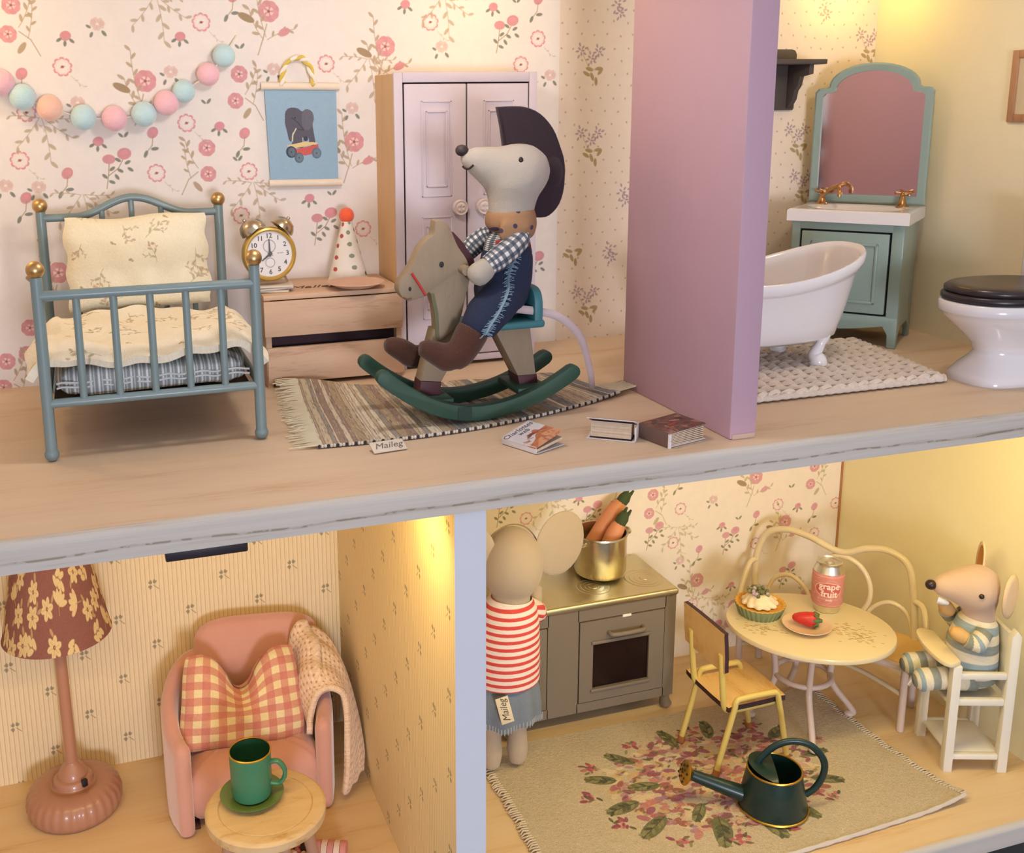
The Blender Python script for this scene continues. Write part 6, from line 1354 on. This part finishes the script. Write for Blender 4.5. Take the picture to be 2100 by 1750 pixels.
q = MB(); q.tube([hl(.17, mc, 1.36), hl(.18, mc, 1.28), hl(.20, mc, 1.10), hl(.20, mc, .92), hl(.20, mc, .76), hl(.2, mc, .70)], [.10, .165, .205, .215, .21, .14], 24); q.U = [(u, v*.55) for u, v in q.U]; q.build('striped_body', m_suit, bmz, ang=180)
for s in (-1, 1):
    q = MB(); q.tube([hl(.22, mc+s*.11, .78), hl(.40, mc+s*.13, .80), hl(.55, mc+s*.13, .80), hl(.68, mc+s*.13, .78), hl(.73, mc+s*.13, .775)], [.10, .10, .095, .10, .05], 18); q.U = [(u, v*.42) for u, v in q.U]; q.build('striped_leg', m_suit, bmz, ang=180)
    q = MB(); q.tube([hl(.20, mc+s*.17, 1.26), hl(.28, mc+s*.23, 1.17), hl(.36, mc+s*.20, 1.20) if s > 0 else hl(.36, mc-.18, 1.28)], [.07, .085, .07], 16); q.U = [(u, v*.25) for u, v in q.U]; q.build('striped_sleeve', m_suit, bmz, ang=180)
    q = MB(); e = [hl(.34, mc+.20, 1.20), hl(.42, mc+.16, 1.24), hl(.47, mc+.14, 1.26)] if s > 0 else [hl(.34, mc-.16, 1.28), hl(.42, mc-.08, 1.36), hl(.48, mc-.02, 1.43)]
    q.tube(e, [.055, .065, .04], 14); fuse(q, .016, 5).build('paw', mat('paw_baby', '#d3a868', .95), bmz, ang=180)
MB().tube([hl(.55, mc+.03, 1.485), hl(.51, mc+.05, 1.475), hl(.47, mc+.04, 1.46)], [.035, .028, .02], 12).build('dummy', mat('dummy_white', '#d8d6d6', .3), bmz)
# watering can
wc = thing('watering_can', 'dark green metal watering can with gold rose on the floral rug', 'watering can', (6.476, .896, FZ+.028))
m_wc = mat('can_green', '#102e2b', .38, var=.05, coat=.15); m_wg = mat('can_gold', '#c9a247', .32, 1)
WM = frame((6.476, .896, FZ+.03), (.911, -.413))
MB(WM).lathe([(0, 0), (.272, 0), (.276, .02), (.215, .34), (.21, .34), (.262, .03), (0, .03)], n=56).build('can_body', m_wc, wc)
MB(WM).tube([(.278*math.cos(2*PI*k/56), .278*math.sin(2*PI*k/56), .012) for k in range(56)], .010, 8, closed=True).build('base_band', m_wg, wc); MB(WM).tube([(.213*math.cos(2*PI*k/56), .213*math.sin(2*PI*k/56), 0.342) for k in range(56)], .009, 8, closed=True).build('rim_band', m_wg, wc)
q = MB(WM); V = [(.21*math.cos(t), .21*math.sin(t), .346+.05*max(0, -math.cos(t))**1.0*(1)) for t in [PI*.52+PI*.96*k/20 for k in range(21)]]; V2 = [(-.01, .20*math.sin(t), .348+.055*math.cos((t-PI)/1.0)*.8) for t in [PI*.52+PI*.96*k/20 for k in range(21)]]
q.add(V+V2, [(k, k+1, 21+k+1, 21+k) for k in range(20)]); q.build('half_lid', m_wc, wc)
P = [(-.20, 0, .08), (-.30, 0, .112), (-.65, 0, .235), (-.68, 0, .25)]; MB(WM).tube(P, [.075, .066, .045, .045], 18).build('spout', m_wc, wc)
RM = WM @ aim((-.68, 0, .25), (-.92, -.22, .30)); q = MB(RM); q.lathe([(.045, -.02), (.06, .0), (.098, .028), (.102, .036), (.095, .042), (.06, .055), (0, .06)], n=32); ro = q.build('rose', m_wg, wc)
q = MB(RM)
for k in range(13): a = k*2.4; d_ = .085*math.sqrt(k/13); q.lathe([(.011, .045+.012*(1-d_/.09)), (.009, .050+.012*(1-d_/.09)), (0, .050+.012*(1-d_/.09))], c=(d_*math.cos(a), d_*math.sin(a), .004), n=10)
q.build('holes', mat('hole_dark', '#2f2414', .8), ro, kind='stuff')
MB(WM).tube(spline([(-.15, 0, .355), (-.11, 0, .44), (.0, 0, .555), (.13, 0, .60), (.27, 0, .57), (.375, 0, .45), (.385, 0, .32), (.33, 0, .19), (.255, 0, .12)], 7), .029, 12, flat=.75).build('handle', m_wc, wc)
